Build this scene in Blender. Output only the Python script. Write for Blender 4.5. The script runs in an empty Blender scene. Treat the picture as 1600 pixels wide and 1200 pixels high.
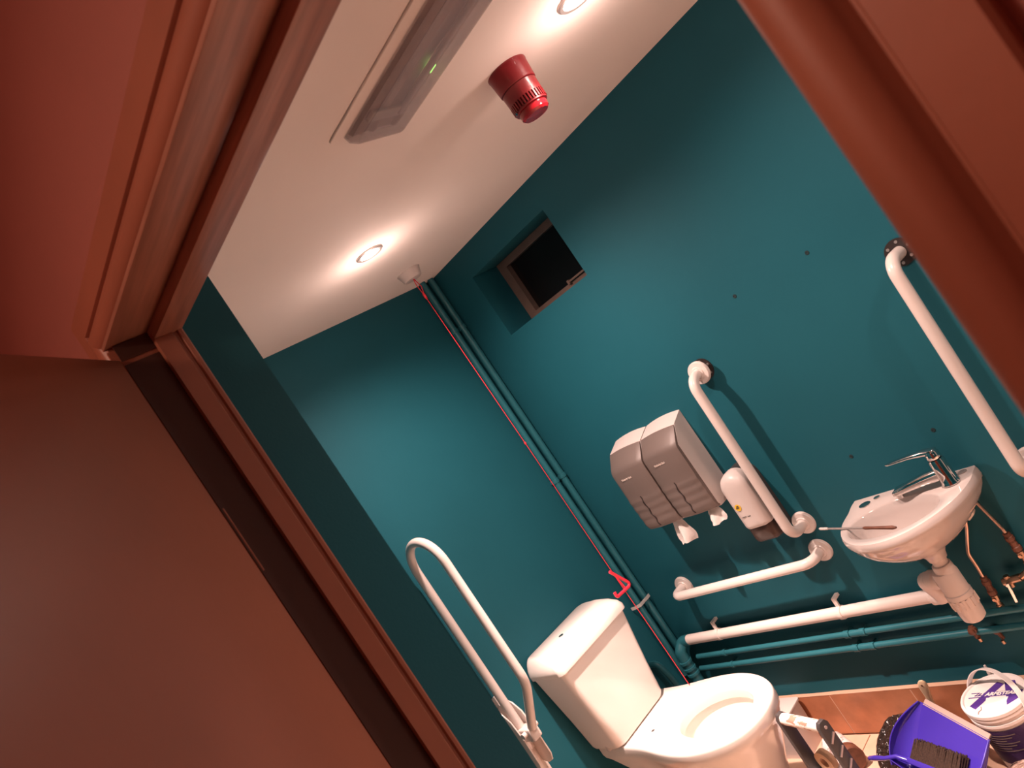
import bpy, bmesh, math, random
from mathutils import Vector, Matrix, noise
random.seed(7)
SC = bpy.context.scene
COL = SC.collection
PI = math.pi

# ------------------------------------------------------------------ camera
YAW, PITCH, ROLL, FPX = 0.859826794, 0.0165227618, -0.594053897, 1203.22
CAM = Vector((2.455, 0.0, 1.674))
fw = Vector((-math.sin(YAW)*math.cos(PITCH), math.cos(YAW)*math.cos(PITCH), math.sin(PITCH)))
ri = fw.cross(Vector((0, 0, 1))).normalized()
up = ri.cross(fw)
r2 = ri*math.cos(ROLL) + up*math.sin(ROLL)
u2 = -ri*math.sin(ROLL) + up*math.cos(ROLL)
cd = bpy.data.cameras.new('camera')
cd.sensor_width = 36.0
cd.lens = 36.0*FPX/1600.0
cd.clip_start = 0.02
cd.dof.use_dof = True
cd.dof.focus_distance = 2.6
cd.dof.aperture_fstop = 11.0
cam = bpy.data.objects.new('camera', cd)
COL.objects.link(cam)
M = Matrix((r2, u2, -fw)).transposed().to_4x4()
M.translation = CAM
cam.matrix_world = M
SC.camera = cam

# ------------------------------------------------------------------ world, lights, exposure
SC.view_settings.view_transform = 'Standard'
SC.view_settings.look = 'None'
SC.view_settings.gamma = 1.0
SC.view_settings.use_curve_mapping = False
SC.view_settings.exposure = 0.42
wd = bpy.data.worlds.new('night')
SC.world = wd
wd.use_nodes = True
wd.node_tree.nodes['Background'].inputs[0].default_value = (0.02, 0.014, 0.012, 1)
wd.node_tree.nodes['Background'].inputs[1].default_value = 0.1
SC.cycles.max_bounces = 10
SC.cycles.diffuse_bounces = 6
SC.cycles.use_denoising = True

def spot(name, loc, power, color, size, blend, radius, direction=(0, 0, -1)):
    l = bpy.data.lights.new(name, 'SPOT')
    l.energy = power; l.color = color; l.spot_size = math.radians(size); l.spot_blend = blend
    l.shadow_soft_size = radius
    o = bpy.data.objects.new(name, l)
    o.location = loc
    o.rotation_euler = Vector(direction).to_track_quat('-Z', 'Y').to_euler()
    COL.objects.link(o)
def area(name, loc, power, color, sx, sy, direction=(0, 0, -1)):
    l = bpy.data.lights.new(name, 'AREA')
    l.shape = 'RECTANGLE'; l.size = sx; l.size_y = sy; l.energy = power; l.color = color
    o = bpy.data.objects.new(name, l)
    o.location = loc
    o.rotation_euler = Vector(direction).to_track_quat('-Z', 'Y').to_euler()
    COL.objects.link(o)
WARM = (1.0, 0.705, 0.61)
DL = [(0.632, 1.392), (1.641, 1.418), (2.65, 1.43)]  # third one is unseen, added to brighten the room's right side
for i, (x, y) in enumerate(DL):
    spot('downlight_beam', (x, y, 2.262), (80, 42, 42)[i], WARM, 156, 0.9, 0.022)
    spot('downlight_core', (x, y, 2.262), (325, 265, 310)[i], WARM, (54, 49, 50)[i], 1.0, 0.022)
    l = bpy.data.lights.new('downlight_spill', 'POINT'); l.energy = 1.3; l.color = WARM; l.shadow_soft_size = 0.03
    o = bpy.data.objects.new('downlight_spill', l); o.location = (x, y, 2.17); COL.objects.link(o)
# the corridor's own ceiling lamp, behind the camera
area('corridor_lamp', (1.75, -0.85, 2.42), 20.0, (1.0, 0.60, 0.44), 0.4, 0.25)

# ------------------------------------------------------------------ materials
def mat(name, color, rough=0.5, metal=0.0, spec=0.5, var=0.0, vscale=8.0, bump=0.0, bscale=200.0, bdist=0.002,
        trans=0.0, ior=1.45, emit=None, estr=0.0, coat=0.0, stretch=None, alpha=1.0):
    m = bpy.data.materials.new(name)
    m.use_nodes = True
    nt = m.node_tree
    b = nt.nodes['Principled BSDF']
    b.inputs['Base Color'].default_value = (*color, 1)
    b.inputs['Roughness'].default_value = rough
    b.inputs['Metallic'].default_value = metal
    b.inputs['Specular IOR Level'].default_value = spec
    b.inputs['Transmission Weight'].default_value = trans
    b.inputs['IOR'].default_value = ior
    b.inputs['Coat Weight'].default_value = coat
    b.inputs['Alpha'].default_value = alpha
    if emit:
        b.inputs['Emission Color'].default_value = (*emit, 1)
        b.inputs['Emission Strength'].default_value = estr
    tc = nt.nodes.new('ShaderNodeTexCoord')
    src = tc.outputs['Object']
    if stretch:
        mp = nt.nodes.new('ShaderNodeMapping')
        mp.inputs['Scale'].default_value = stretch
        nt.links.new(src, mp.inputs['Vector'])
        src = mp.outputs['Vector']
    if var > 0:
        n = nt.nodes.new('ShaderNodeTexNoise')
        n.inputs['Scale'].default_value = vscale
        n.inputs['Detail'].default_value = 5
        nt.links.new(src, n.inputs['Vector'])
        r = nt.nodes.new('ShaderNodeValToRGB')
        r.color_ramp.elements[0].position = 0.3
        r.color_ramp.elements[1].position = 0.7
        r.color_ramp.elements[0].color = (*[c*(1-var) for c in color], 1)
        r.color_ramp.elements[1].color = (*[min(1, c*(1+var)) for c in color], 1)
        nt.links.new(n.outputs['Fac'], r.inputs['Fac'])
        nt.links.new(r.outputs['Color'], b.inputs['Base Color'])
    if bump > 0:
        n2 = nt.nodes.new('ShaderNodeTexNoise')
        n2.inputs['Scale'].default_value = bscale
        n2.inputs['Detail'].default_value = 3
        nt.links.new(src, n2.inputs['Vector'])
        bp = nt.nodes.new('ShaderNodeBump')
        bp.inputs['Strength'].default_value = bump
        bp.inputs['Distance'].default_value = bdist
        nt.links.new(n2.outputs['Fac'], bp.inputs['Height'])
        nt.links.new(bp.outputs['Normal'], b.inputs['Normal'])
    return m

def speckle(name, base, spots, scale=60.0, cut=0.55, rough=0.6, stretch=None):
    """splashed paint: a second colour in irregular flecks"""
    m = mat(name, base, rough)
    nt = m.node_tree
    b = nt.nodes['Principled BSDF']
    tc = nt.nodes.new('ShaderNodeTexCoord')
    mp = nt.nodes.new('ShaderNodeMapping')
    mp.inputs['Scale'].default_value = stretch or (1, 1, 1)
    n = nt.nodes.new('ShaderNodeTexNoise')
    n.inputs['Scale'].default_value = scale
    n.inputs['Detail'].default_value = 6
    r = nt.nodes.new('ShaderNodeValToRGB')
    r.color_ramp.elements[0].position = cut
    r.color_ramp.elements[1].position = cut+0.04
    r.color_ramp.elements[0].color = (*base, 1)
    r.color_ramp.elements[1].color = (*spots, 1)
    nt.links.new(tc.outputs['Object'], mp.inputs['Vector'])
    nt.links.new(mp.outputs['Vector'], n.inputs['Vector'])
    nt.links.new(n.outputs['Fac'], r.inputs['Fac'])
    nt.links.new(r.outputs['Color'], b.inputs['Base Color'])
    return m

TEAL = mat('teal_wall_paint', (0.0105, 0.102, 0.136), 0.6, spec=0.25, var=0.05, vscale=2.5, bump=0.12, bscale=260)
TEALG = mat('teal_pipe_paint', (0.024, 0.150, 0.185), 0.35, var=0.06, vscale=20)
CEIL = mat('ceiling_paint', (0.88, 0.80, 0.75), 0.8, var=0.015, vscale=3, bump=0.05, bscale=180)
BROWN = mat('brown_gloss_paint', (0.30, 0.106, 0.065), 0.42, var=0.06, vscale=6, bump=0.08, bscale=60)
BROWNW = mat('brown_wood_stain', (0.34, 0.155, 0.108), 0.34, var=0.22, vscale=5, bump=0.12, bscale=40, stretch=(1.2, 22, 22))
REBSHADE = mat('painted_rebate_shade', (0.055, 0.018, 0.012), 0.6)  # shade of the door rebate, put in as a dark colour
HALL = mat('corridor_wall_paint', (0.34, 0.125, 0.100), 0.6, var=0.04, vscale=3, bump=0.1, bscale=220)
HALLF = mat('corridor_carpet', (0.16, 0.07, 0.045), 0.95, var=0.2, vscale=90, bump=0.5, bscale=500)
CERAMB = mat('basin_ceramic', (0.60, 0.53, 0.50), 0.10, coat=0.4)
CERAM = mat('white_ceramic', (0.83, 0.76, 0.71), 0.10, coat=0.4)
CERAM2 = mat('ceramic_cistern', (0.83, 0.76, 0.71), 0.14, coat=0.4)
WPLAS = mat('white_plastic', (0.62, 0.55, 0.52), 0.35, var=0.015)
WPIPE = mat('white_waste_plastic', (0.82, 0.72, 0.67), 0.38, var=0.02)
WMETAL = mat('white_coated_steel', (0.72, 0.64, 0.60), 0.25, coat=0.2)
GREYC = mat('grey_brown_plastic', (0.155, 0.120, 0.107), 0.45, bump=0.05, bscale=400)
DARKP = mat('dark_plastic', (0.030, 0.022, 0.021), 0.4)  # plain dark colour of the fixing plates and sight slots
DGREY = mat('dark_grey_plastic', (0.055, 0.05, 0.05), 0.4)
NOZ = mat('dark_brown_plastic', (0.05, 0.026, 0.02), 0.3)
CLIPM = mat('bare_clip_metal', (0.72, 0.69, 0.66), 0.3, metal=0.35)
CHROME = mat('chrome', (0.78, 0.74, 0.72), 0.08, metal=1.0)
COPPER = mat('copper_pipe', (0.66, 0.46, 0.38), 0.3, metal=1.0, var=0.15, vscale=30)
BRASS = mat('brass_fitting', (0.52, 0.34, 0.24), 0.35, metal=1.0, var=0.2, vscale=40)
RUST = mat('brown_plastic_fitting', (0.16, 0.06, 0.035), 0.5, var=0.3, vscale=50)
RED = mat('red_plastic', (0.235, 0.013, 0.018), 0.36, coat=0.2)
REDL = mat('red_lens', (0.62, 0.02, 0.035), 0.1, trans=0.35, coat=0.4)
REDD = mat('dark_red_slot', (0.10, 0.006, 0.008), 0.5)
CORD = mat('red_cord', (0.65, 0.03, 0.05), 0.6)
PINKR = mat('bright_red_plastic', (0.80, 0.03, 0.06), 0.35)
TISSUE = mat('tissue_paper', (0.66, 0.6, 0.57), 0.9, bump=0.3, bscale=150)
GLASSD = mat('night_glass', (0.02, 0.015, 0.015), 0.04, trans=0.6)
FRAMEB = mat('window_frame_timber', (0.19, 0.125, 0.10), 0.5, var=0.15, vscale=14)
LENSM = mat('clear_diffuser', (0.50, 0.42, 0.43), 0.12, alpha=0.34, var=0.12, vscale=30, stretch=(0.3, 3, 1))
TRAY = mat('grey_gear_tray', (0.50, 0.40, 0.38), 0.4, var=0.14, vscale=10, stretch=(0.6, 3, 1))
TUBE = mat('lamp_tube_glass', (0.82, 0.78, 0.76), 0.12, coat=0.3)
LED = mat('green_led', (0.3, 0.8, 0.15), 0.4, emit=(0.45, 1.0, 0.2), estr=2.0)
GLOW = mat('lamp_face', (1, 0.9, 0.8), 0.4, emit=(1.0, 0.86, 0.76), estr=45.0)
GREYM = mat('brushed_bezel', (0.45, 0.40, 0.38), 0.35, metal=0.6)
TILE = mat('terracotta_tile', (0.46, 0.185, 0.095), 0.35, var=0.16, vscale=16, bump=0.06, bscale=70)
FTILE = mat('floor_tile', (0.64, 0.43, 0.31), 0.4, var=0.12, vscale=9, bump=0.06, bscale=70)
GROUT = mat('pale_grout', (0.60, 0.42, 0.32), 0.8)
CAULK = mat('tile_top_sealant', (0.50, 0.31, 0.21), 0.6, bump=0.3, bscale=60)
VIOLET = mat('blue_violet_plastic', (0.048, 0.027, 0.33), 0.22, coat=0.3, var=0.05)
BRIST = mat('brown_bristles', (0.045, 0.024, 0.016), 0.8, var=0.5, vscale=240, stretch=(1, 1, 1))
RUBBER = mat('grey_rubber_lip', (0.34, 0.25, 0.22), 0.6)
BAGM = mat('black_bin_bag', (0.022, 0.014, 0.012), 0.20, spec=1.0, coat=1.0, bump=1.0, bscale=38, bdist=0.03)
SHEET = mat('crumpled_clear_sheet', (0.30, 0.20, 0.16), 0.2, bump=1.0, bscale=40, bdist=0.03)
BUCK = mat('white_bucket_plastic', (0.84, 0.78, 0.75), 0.35)
PURPLE = mat('purple_print', (0.085, 0.035, 0.25), 0.4)
PURPLED = mat('dark_purple_label', (0.035, 0.015, 0.075), 0.4)
WHITEP = mat('white_print', (0.88, 0.84, 0.82), 0.5)
WOODH = mat('pale_wood_handle', (0.80, 0.60, 0.40), 0.45, var=0.12, vscale=20)
TAPE = mat('masking_tape', (0.52, 0.32, 0.19), 0.7)
SPLASH = speckle('paint_splashed_grip', (0.84, 0.78, 0.73), (0.45, 0.22, 0.16), 55, 0.51, stretch=(0.35, 1, 1))
TINL = speckle('paint_splashed_label', (0.82, 0.74, 0.70), (0.42, 0.30, 0.28), 40, 0.57, stretch=(1, 0.5, 1))
PLUG = mat('wall_plug', (0.012, 0.03, 0.035), 0.7)
YELL = mat('yellow_sticker', (0.80, 0.50, 0.03), 0.45)
INK = mat('dark_print', (0.05, 0.04, 0.04), 0.5)
LOGO = mat('pale_logo_print', (0.72, 0.62, 0.56), 0.5)

# ------------------------------------------------------------------ helpers
ORG = {}
def thing(name, label, cat, loc, group=None):
    o = bpy.data.objects.new(name, None)
    o.empty_display_size = 0.05
    COL.objects.link(o)
    o.location = loc
    ORG[o.name] = Vector(loc)
    o['label'] = label; o['category'] = cat
    if group: o['group'] = group
    return o
def tag(o, label, cat, group=None):
    o['label'] = label; o['category'] = cat
    if group: o['group'] = group
    return o
def finish(name, bm, m, parent=None, loc=None, smooth=True, angle=38, bevel=None, label=None):
    """links the bmesh (world coordinates) as one mesh object"""
    org = ORG[parent.name] if parent else Vector(loc or (0, 0, 0))
    bmesh.ops.remove_doubles(bm, verts=bm.verts, dist=1e-6)
    bmesh.ops.recalc_face_normals(bm, faces=bm.faces)
    if bevel:
        es = [e for e in bm.edges if len(e.link_faces) == 2 and e.calc_face_angle() > math.radians(40)]
        bmesh.ops.bevel(bm, geom=es, offset=bevel[0], segments=bevel[1], affect='EDGES', profile=0.5, clamp_overlap=True)
    bm.normal_update()
    for f in bm.faces: f.smooth = smooth
    for e in bm.edges:
        if len(e.link_faces) == 2 and e.calc_face_angle() > math.radians(angle): e.smooth = False
    bmesh.ops.translate(bm, verts=bm.verts, vec=-org)
    me = bpy.data.meshes.new(name)
    bm.to_mesh(me); bm.free()
    me.materials.append(m)
    o = bpy.data.objects.new(name, me)
    COL.objects.link(o)
    if parent:
        o.parent = parent
    else:
        o.location = org
    ORG[o.name] = org
    if label: o['label'] = label
    return o
def struct(name, bm, m, parent=None, **k):
    o = finish(name, bm, m, parent, **k)
    if not parent: o['kind'] = 'structure'
    return o
def B(): return bmesh.new()
def box(bm, a, b):
    a = Vector(a); b = Vector(b)
    vs = [bm.verts.new((x, y, z)) for x in (a.x, b.x) for y in (a.y, b.y) for z in (a.z, b.z)]
    for f in ((0, 1, 3, 2), (4, 6, 7, 5), (0, 4, 5, 1), (2, 3, 7, 6), (0, 2, 6, 4), (1, 5, 7, 3)):
        bm.faces.new([vs[i] for i in f])
    return bm
def obox(bm, c, ax, ay, az):
    """oriented box: centre and three half-axis vectors"""
    c = Vector(c); ax, ay, az = Vector(ax), Vector(ay), Vector(az)
    vs = [bm.verts.new(c + sx*ax + sy*ay + sz*az) for sx in (-1, 1) for sy in (-1, 1) for sz in (-1, 1)]
    for f in ((0, 1, 3, 2), (4, 6, 7, 5), (0, 4, 5, 1), (2, 3, 7, 6), (0, 2, 6, 4), (1, 5, 7, 3)):
        bm.faces.new([vs[i] for i in f])
    return bm
def loft(bm, rings, cap0=True, cap1=True, closed=True):
    V = [[bm.verts.new(p) for p in r] for r in rings]
    n = len(V[0])
    for a, b in zip(V[:-1], V[1:]):
        for i in range(n if closed else n-1):
            j = (i+1) % n
            try: bm.faces.new((a[i], a[j], b[j], b[i]))
            except ValueError: pass
    if cap0 and closed: bm.faces.new(list(reversed(V[0])))
    if cap1 and closed: bm.faces.new(V[-1])
    return bm
def frame_of(d):
    d = d.normalized()
    h = Vector((0, 0, 1)) if abs(d.z) < 0.9 else Vector((1, 0, 0))
    u = d.cross(h).normalized()
    return u, d.cross(u).normalized()
def lathe(bm, prof, c, axis=(0, 0, 1), n=32, cap0=True, cap1=True):
    c = Vector(c); d = Vector(axis).normalized(); u, v = frame_of(d)
    rings = [[c + d*h + (u*math.cos(2*PI*i/n) + v*math.sin(2*PI*i/n))*max(r, 1e-5) for i in range(n)] for r, h in prof]
    return loft(bm, rings, cap0, cap1)
def cyl(bm, a, b, r, n=20, r2=None):
    a = Vector(a); b = Vector(b)
    return lathe(bm, [(r, 0), (r if r2 is None else r2, (b-a).length)], a, b-a, n)
def fillet(pts, rad, seg=8):
    pts = [Vector(p) for p in pts]
    out = [pts[0]]
    for i in range(1, len(pts)-1):
        p = pts[i]; a = (pts[i-1]-p); b = (pts[i+1]-p)
        r = rad if not isinstance(rad, (list, tuple)) else rad[i-1]
        ang = a.angle(b)
        if r <= 0 or ang > PI-0.02: out.append(p); continue
        t = min(r/math.tan(ang/2), a.length*0.49, b.length*0.49)
        p0 = p + a.normalized()*t; p1 = p + b.normalized()*t
        rr = t*math.tan(ang/2)
        cdir = (a.normalized()+b.normalized()).normalized()
        c = p + cdir*(rr/math.sin(ang/2))
        v0 = p0-c; v1 = p1-c
        th = v0.angle(v1)
        for k in range(seg+1):
            s = k/seg
            out.append(c + (v0*math.sin((1-s)*th) + v1*math.sin(s*th))/math.sin(th))
    out.append(pts[-1])
    return out
def tube(bm, pts, r, n=16, cap=True):
    pts = [Vector(p) for p in pts]
    T = []
    for i in range(len(pts)):
        a = pts[max(i-1, 0)]; b = pts[min(i+1, len(pts)-1)]
        T.append((b-a).normalized())
    u, v = frame_of(T[0])
    rings = []
    for i, p in enumerate(pts):
        if i:
            q = T[i-1].rotation_difference(T[i]); u = q @ u
            u = (u - T[i]*u.dot(T[i])).normalized(); v = T[i].cross(u)
        rr = r[i] if isinstance(r, (list, tuple)) else r
        rings.append([p + (u*math.cos(2*PI*k/n) + v*math.sin(2*PI*k/n))*rr for k in range(n)])
    return loft(bm, rings, cap, cap)
def prism(bm, poly, o, ax, ay, ad, depth):
    """polygon (2D) in the plane o, ax, ay, extruded by depth along ad"""
    o, ax, ay, ad = Vector(o), Vector(ax), Vector(ay), Vector(ad)
    r0 = [o + ax*p[0] + ay*p[1] for p in poly]
    r1 = [p + ad*depth for p in r0]
    return loft(bm, [r0, r1])
def rrect(hx, hy, r, seg=5):
    out = []
    for cx, cy, a0 in ((hx-r, hy-r, 0), (-hx+r, hy-r, 90), (-hx+r, -hy+r, 180), (hx-r, -hy+r, 270)):
        for k in range(seg+1):
            a = math.radians(a0 + 90*k/seg)
            out.append((cx + r*math.cos(a), cy + r*math.sin(a)))
    return out
def text(name, body, o, ax, ay, size, m, parent, depth=0.0003, bold=0.0, shear=0.0, width=None):
    cu = bpy.data.curves.new(name, 'FONT')
    cu.body = body; cu.size = size; cu.extrude = depth; cu.offset = bold; cu.shear = shear
    cu.resolution_u = 2; cu.align_x = 'CENTER'; cu.align_y = 'CENTER'
    t = bpy.data.objects.new(name, cu)
    COL.objects.link(t)
    dg = bpy.context.evaluated_depsgraph_get()
    me = bpy.data.meshes.new_from_object(t.evaluated_get(dg))
    bpy.data.objects.remove(t)
    ax = Vector(ax).normalized(); ay = Vector(ay).normalized(); az = ax.cross(ay)
    if width and me.vertices:
        w = max(v.co.x for v in me.vertices) - min(v.co.x for v in me.vertices)
        k = width/w
    else: k = 1.0
    org = ORG[parent.name]
    for v in me.vertices:
        v.co = Vector(o) + ax*v.co.x*k + ay*v.co.y + az*v.co.z - org
    me.materials.clear(); me.materials.append(m)
    ob = bpy.data.objects.new(name, me)
    COL.objects.link(ob); ob.parent = parent
    ORG[ob.name] = org
    return ob
def crumple(pt, amp, scale, seed):
    n = noise.noise_vector(Vector(pt)*scale + Vector((seed, seed*1.7, -seed)))
    n2 = noise.noise_vector(Vector(pt)*scale*2.7 + Vector((-seed, seed, seed*2)))
    return Vector(pt) + n*amp + n2*amp*0.5

# ------------------------------------------------------------------ room shell
XR, YB, H = 3.55, 2.064, 2.274          # right wall, back wall, ceiling height
YF0, YF1 = 0.362, 0.449                  # corridor and room faces of the front wall
XL, XD = 1.411, 2.314                    # door opening between the stops
HC = 2.46                                # corridor ceiling

b = B(); box(b, (-0.1, -1.4, -0.12), (XR+0.1, 2.3, -0.006))
floor = struct('floor', b, GROUT)
bt = B(); box(bt, (0, 0, 0), (0.306, 0.306, 0.012))
bmesh.ops.bevel(bt, geom=[e for e in bt.edges], offset=0.0012, segments=1, affect='EDGES')
tme = bpy.data.meshes.new('floor_tile'); bt.to_mesh(tme); bt.free(); tme.materials.append(FTILE)
for i in range(11):
    for j in range(6):
        t = bpy.data.objects.new('tile', tme)
        t.location = (0.002 + 0.31*i - 0.0, 1.742 - 0.31*j, -0.012 + random.uniform(-0.0004, 0.0004))
        COL.objects.link(t); t.parent = floor
b = B(); box(b, (-0.1, -1.4, -0.004), (3.4, 0.19, 0.004))
struct('floor_corridor', b, HALLF)
b = B(); box(b, (-0.1, YF1, H), (XR+0.1, 2.3, H+0.25)); struct('ceiling', b, CEIL)
b = B(); box(b, (-0.1, -1.4, HC), (3.4, YF0, HC+0.06)); struct('ceiling_corridor', b, CEIL)
b = B(); box(b, (-0.1, YF1, -0.006), (0.0, YB+0.2, H)); struct('wall_left', b, TEAL)
# back wall with the window recess cut through it
WX0, WX1, WZ0, WZ1 = 0.220, 0.713, 1.886, 2.160
b = B()
xs = [0.0, WX0, WX1, XR]; zs = [-0.006, WZ0, WZ1, H]
YW = YB+0.2
for y, flip in ((YB, False), (YW, True)):
    g = [[b.verts.new((x, y, z)) for z in zs] for x in xs]
    for i in range(3):
        for j in range(3):
            if i == 1 and j == 1: continue
            b.faces.new((g[i][j], g[i+1][j], g[i+1][j+1], g[i][j+1]))
for p, q in (((WX0, WZ0), (WX0, WZ1)), ((WX0, WZ1), (WX1, WZ1)), ((WX1, WZ1), (WX1, WZ0)), ((WX1, WZ0), (WX0, WZ0)),
             ((0, -0.006), (0, H)), ((0, H), (XR, H)), ((XR, H), (XR, -0.006)), ((XR, -0.006), (0, -0.006))):
    b.faces.new([b.verts.new((p[0], YB, p[1])), b.verts.new((q[0], YB, q[1])), b.verts.new((q[0], YW, q[1])), b.verts.new((p[0], YW, p[1]))])
wall_back = struct('wall_back', b, TEAL, smooth=False)
b = B(); box(b, (XR, YF1, -0.006), (XR+0.1, YB+0.2, H)); struct('wall_right', b, TEAL)
# front wall: thick pier left of the door, thin wall over and right of it (teal room side, brown corridor side)
b = B(); box(b, (0.0, YF0+0.012, -0.006), (1.395, 0.533, H)); struct('wall_front_pier', b, TEAL)
b = B(); box(b, (1.3955, YF0+0.012, 2.05), (XR+0.1, YF1, H+0.25)); box(b, (XD+0.03, YF0+0.012, -0.006), (XR+0.1, YF1, 2.0501))
struct('wall_front', b, TEAL)
b = B()
box(b, (-0.1, YF0, 0.0), (1.37, YF0+0.012, HC)); box(b, (1.37, YF0, 2.05), (XD+0.03, YF0+0.012, HC)); box(b, (XD+0.03, YF0, 0.0), (3.4, YF0+0.012, HC))
struct('wall_corridor_front', b, HALL)
b = B(); box(b, (-0.1, -1.4, 0.0), (3.4, -1.3, HC)); struct('wall_corridor_rear', b, HALL)
b = B(); box(b, (3.3, -1.3, 0.0), (3.4, YF0, HC)); struct('wall_corridor_right', b, HALL)
b = B(); box(b, (-0.1, -1.3, 0.0), (0.0, YF0, HC)); struct('wall_corridor_left', b, HALL)

# ---- door frame: lining, stop and architrave
YS = 0.406                                # stop starts here; rebate from YF0 to YS
ZH = 2.019                                # underside of the stop on the head
b = B()                                   # head
box(b, (XL-0.03, YS, ZH), (XD+0.03, YF1, 2.05))
box(b, (XL-0.03, YF0-0.016, ZH+0.016), (XD+0.03, YS, 2.05))
struct('trim_1', b, BROWNW, bevel=(0.0012, 2))
b = B()                                   # left lining: stop, groove, inner bead
prism(b, [(1.3955, YF0-0.016), (1.3995, YF0-0.016), (1.3995, YS), (XL, YS), (XL, YS+0.026), (XL-0.004, YS+0.029), (XL-0.004, YS+0.033), (XL-0.0005, YS+0.035), (XL-0.0005, YF1-0.003), (XL-0.003, YF1), (1.3955, YF1)],
      (0, 0, 0), (1, 0, 0), (0, 1, 0), (0, 0, 1), 2.0285)
struct('trim_2', b, BROWN, angle=25)
b = B()                                   # right lining
prism(b, [(XD+0.03, YF0-0.016), (XD+0.012, YF0-0.016), (XD+0.012, YS), (XD, YS), (XD, YF1), (XD+0.03, YF1)],
      (0, 0, 0), (1, 0, 0), (0, 1, 0), (0, 0, 1), ZH)
struct('trim_3', b, BROWN)
b = B(); box(b, (1.3994, YF0-0.006, 0.0), (1.4012, YS-0.0005, 2.003)); box(b, (1.3994, YF0-0.006, 2.010), (1.4012, YS-0.0005, 2.034))  # thin dark strip added over the rebate face to paint in its shade
struct('trim_7', b, REBSHADE)
# architrave profile: w away from the opening, t proud of the corridor wall
ARCH = [(0.0, 0.0), (0.0, 0.011), (0.004, 0.017), (0.010, 0.0205), (0.018, 0.0215), (0.025, 0.020), (0.030, 0.016), (0.033, 0.010),
        (0.0345, 0.0085), (0.036, 0.0085), (0.0375, 0.013), (0.0385, 0.0145), (0.069, 0.0145), (0.0715, 0.0115), (0.072, 0.0)]
b = B()                                   # right architrave, mitred at the head
X0, ZA = XD+0.002, ZH+0.018
loft(b, [[(X0+w, YF0-t, 0.0) for w, t in ARCH], [(X0+w, YF0-t, ZA+w) for w, t in ARCH]])
struct('trim_4', b, BROWN, angle=30)
b = B()                                   # head architrave, mitred both ends
XA = 1.393
loft(b, [[(XA-w, YF0-t, ZA+w) for w, t in ARCH], [(X0+w, YF0-t, ZA+w) for w, t in ARCH]])
struct('trim_5', b, BROWN, angle=30)
b = B()                                   # left architrave, behind the open leaf
loft(b, [[(XA-w, YF0-t, 0.0) for w, t in ARCH], [(XA-w, YF0-t, ZA+w) for w, t in ARCH]])
struct('trim_6', b, BROWN, angle=30)
# door leaf, folded back square into the corridor
AL = math.radians(48)
ld_, ln_ = Vector((math.sin(AL), -math.cos(AL), 0)), Vector((math.cos(AL), math.sin(AL), 0))
hp = Vector((1.3985, YF0-0.004, 1.012))
b = B(); obox(b, hp + ld_*0.452 - ln_*0.021, ld_*0.448, ln_*0.0205, Vector((0, 0, 1.0)))
door = struct('door_1', b, BROWN, bevel=(0.0015, 2))
for z in (0.25, 1.0, 1.72):
    b = B(); cyl(b, hp - ld_*0.002 + Vector((0, 0, z-1.062)), hp - ld_*0.002 + Vector((0, 0, z-0.962)), 0.0045, 12)
    finish('hinge', b, BROWN, door)

# ---- skirting tiles along the back and left walls
b = B(); box(b, (0.0, YB-0.0112, 0.0), (XR, YB, 0.164))
sk = struct('baseboard_back', b, GROUT)
edges = [0.0, 0.247, 0.557, 0.867, 1.177, 1.487, 1.797, 2.107, 2.417, 2.727, 3.037, 3.347, 3.55]
for a, c in zip(edges[:-1], edges[1:]):
    b = B(); box(b, (a+0.0012, YB-0.0125+random.uniform(-0.0005, 0.0005), 0.001), (c-0.0012, YB-0.003, 0.165))
    finish('tile', b, TILE, sk, bevel=(0.0012, 1))
b = B()
n = 60
ring = []
for i in range(n+1):
    x = XR*i/n; w = 0.0022*noise.noise(Vector((x*9, 0, 3)))
    ring.append([(x, YB, 0.1695+w), (x, YB-0.006, 0.1685+w), (x, YB-0.0130, 0.1655+w*0.3), (x, YB-0.0125, 0.1640), (x, YB, 0.1640)])
loft(b, ring); finish('sealant_bead', b, CAULK, sk)
b = B(); box(b, (0.0, 0.533, 0.0), (0.004, YB-0.02, 0.165))
sk2 = struct('baseboard_left', b, GROUT)
for k in range(5):
    b = B(); box(b, (0.003, 0.537+0.302*k, 0.001), (0.0125, 0.8365+0.302*k, 0.165))
    finish('tile', b, TILE, sk2, bevel=(0.0012, 1))

# ---- window at the back of its recess
b = B(); FY = 2.208
fx0, fx1, fz0, fz1 = WX0+0.001, WX1-0.001, WZ0+0.001, WZ1-0.001
for a, c in (((fx0, fz0), (fx0+0.046, fz1)), ((fx1-0.046, fz0), (fx1, fz1)), ((fx0+0.046, fz0), (fx1-0.046, fz0+0.030)), ((fx0+0.046, fz1-0.030), (fx1-0.046, fz1))):
    box(b, (a[0], FY, a[1]), (c[0], FY+0.05, c[1]))
win = struct('window_1', b, FRAMEB, smooth=False)
b = B(); box(b, (fx0+0.044, FY+0.026, fz0+0.028), (fx1-0.044, FY+0.032, fz1-0.028)); finish('pane', b, GLASSD, win)
b = B(); box(b, (0.505, FY-0.012, 1.918), (0.60, FY-0.004, 1.926)); box(b, (0.50, FY-0.014, 1.912), (0.512, FY+0.001, 1.93))
finish('latch', b, FRAMEB, win, bevel=(0.001, 1))

# ---- old fixing holes left in the back wall
for x, z in ((1.410, 1.553), (1.145, 1.555), (1.165, 0.962), (1.421, 0.956)):
    b = B(); lathe(b, [(0.0065, 0), (0.006, 0.0015), (0.0035, 0.0018), (0.003, 0.0008)], (x, YB, z), (0, -1, 0), 12)
    finish('wall_plug', b, PLUG, wall_back)

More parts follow.
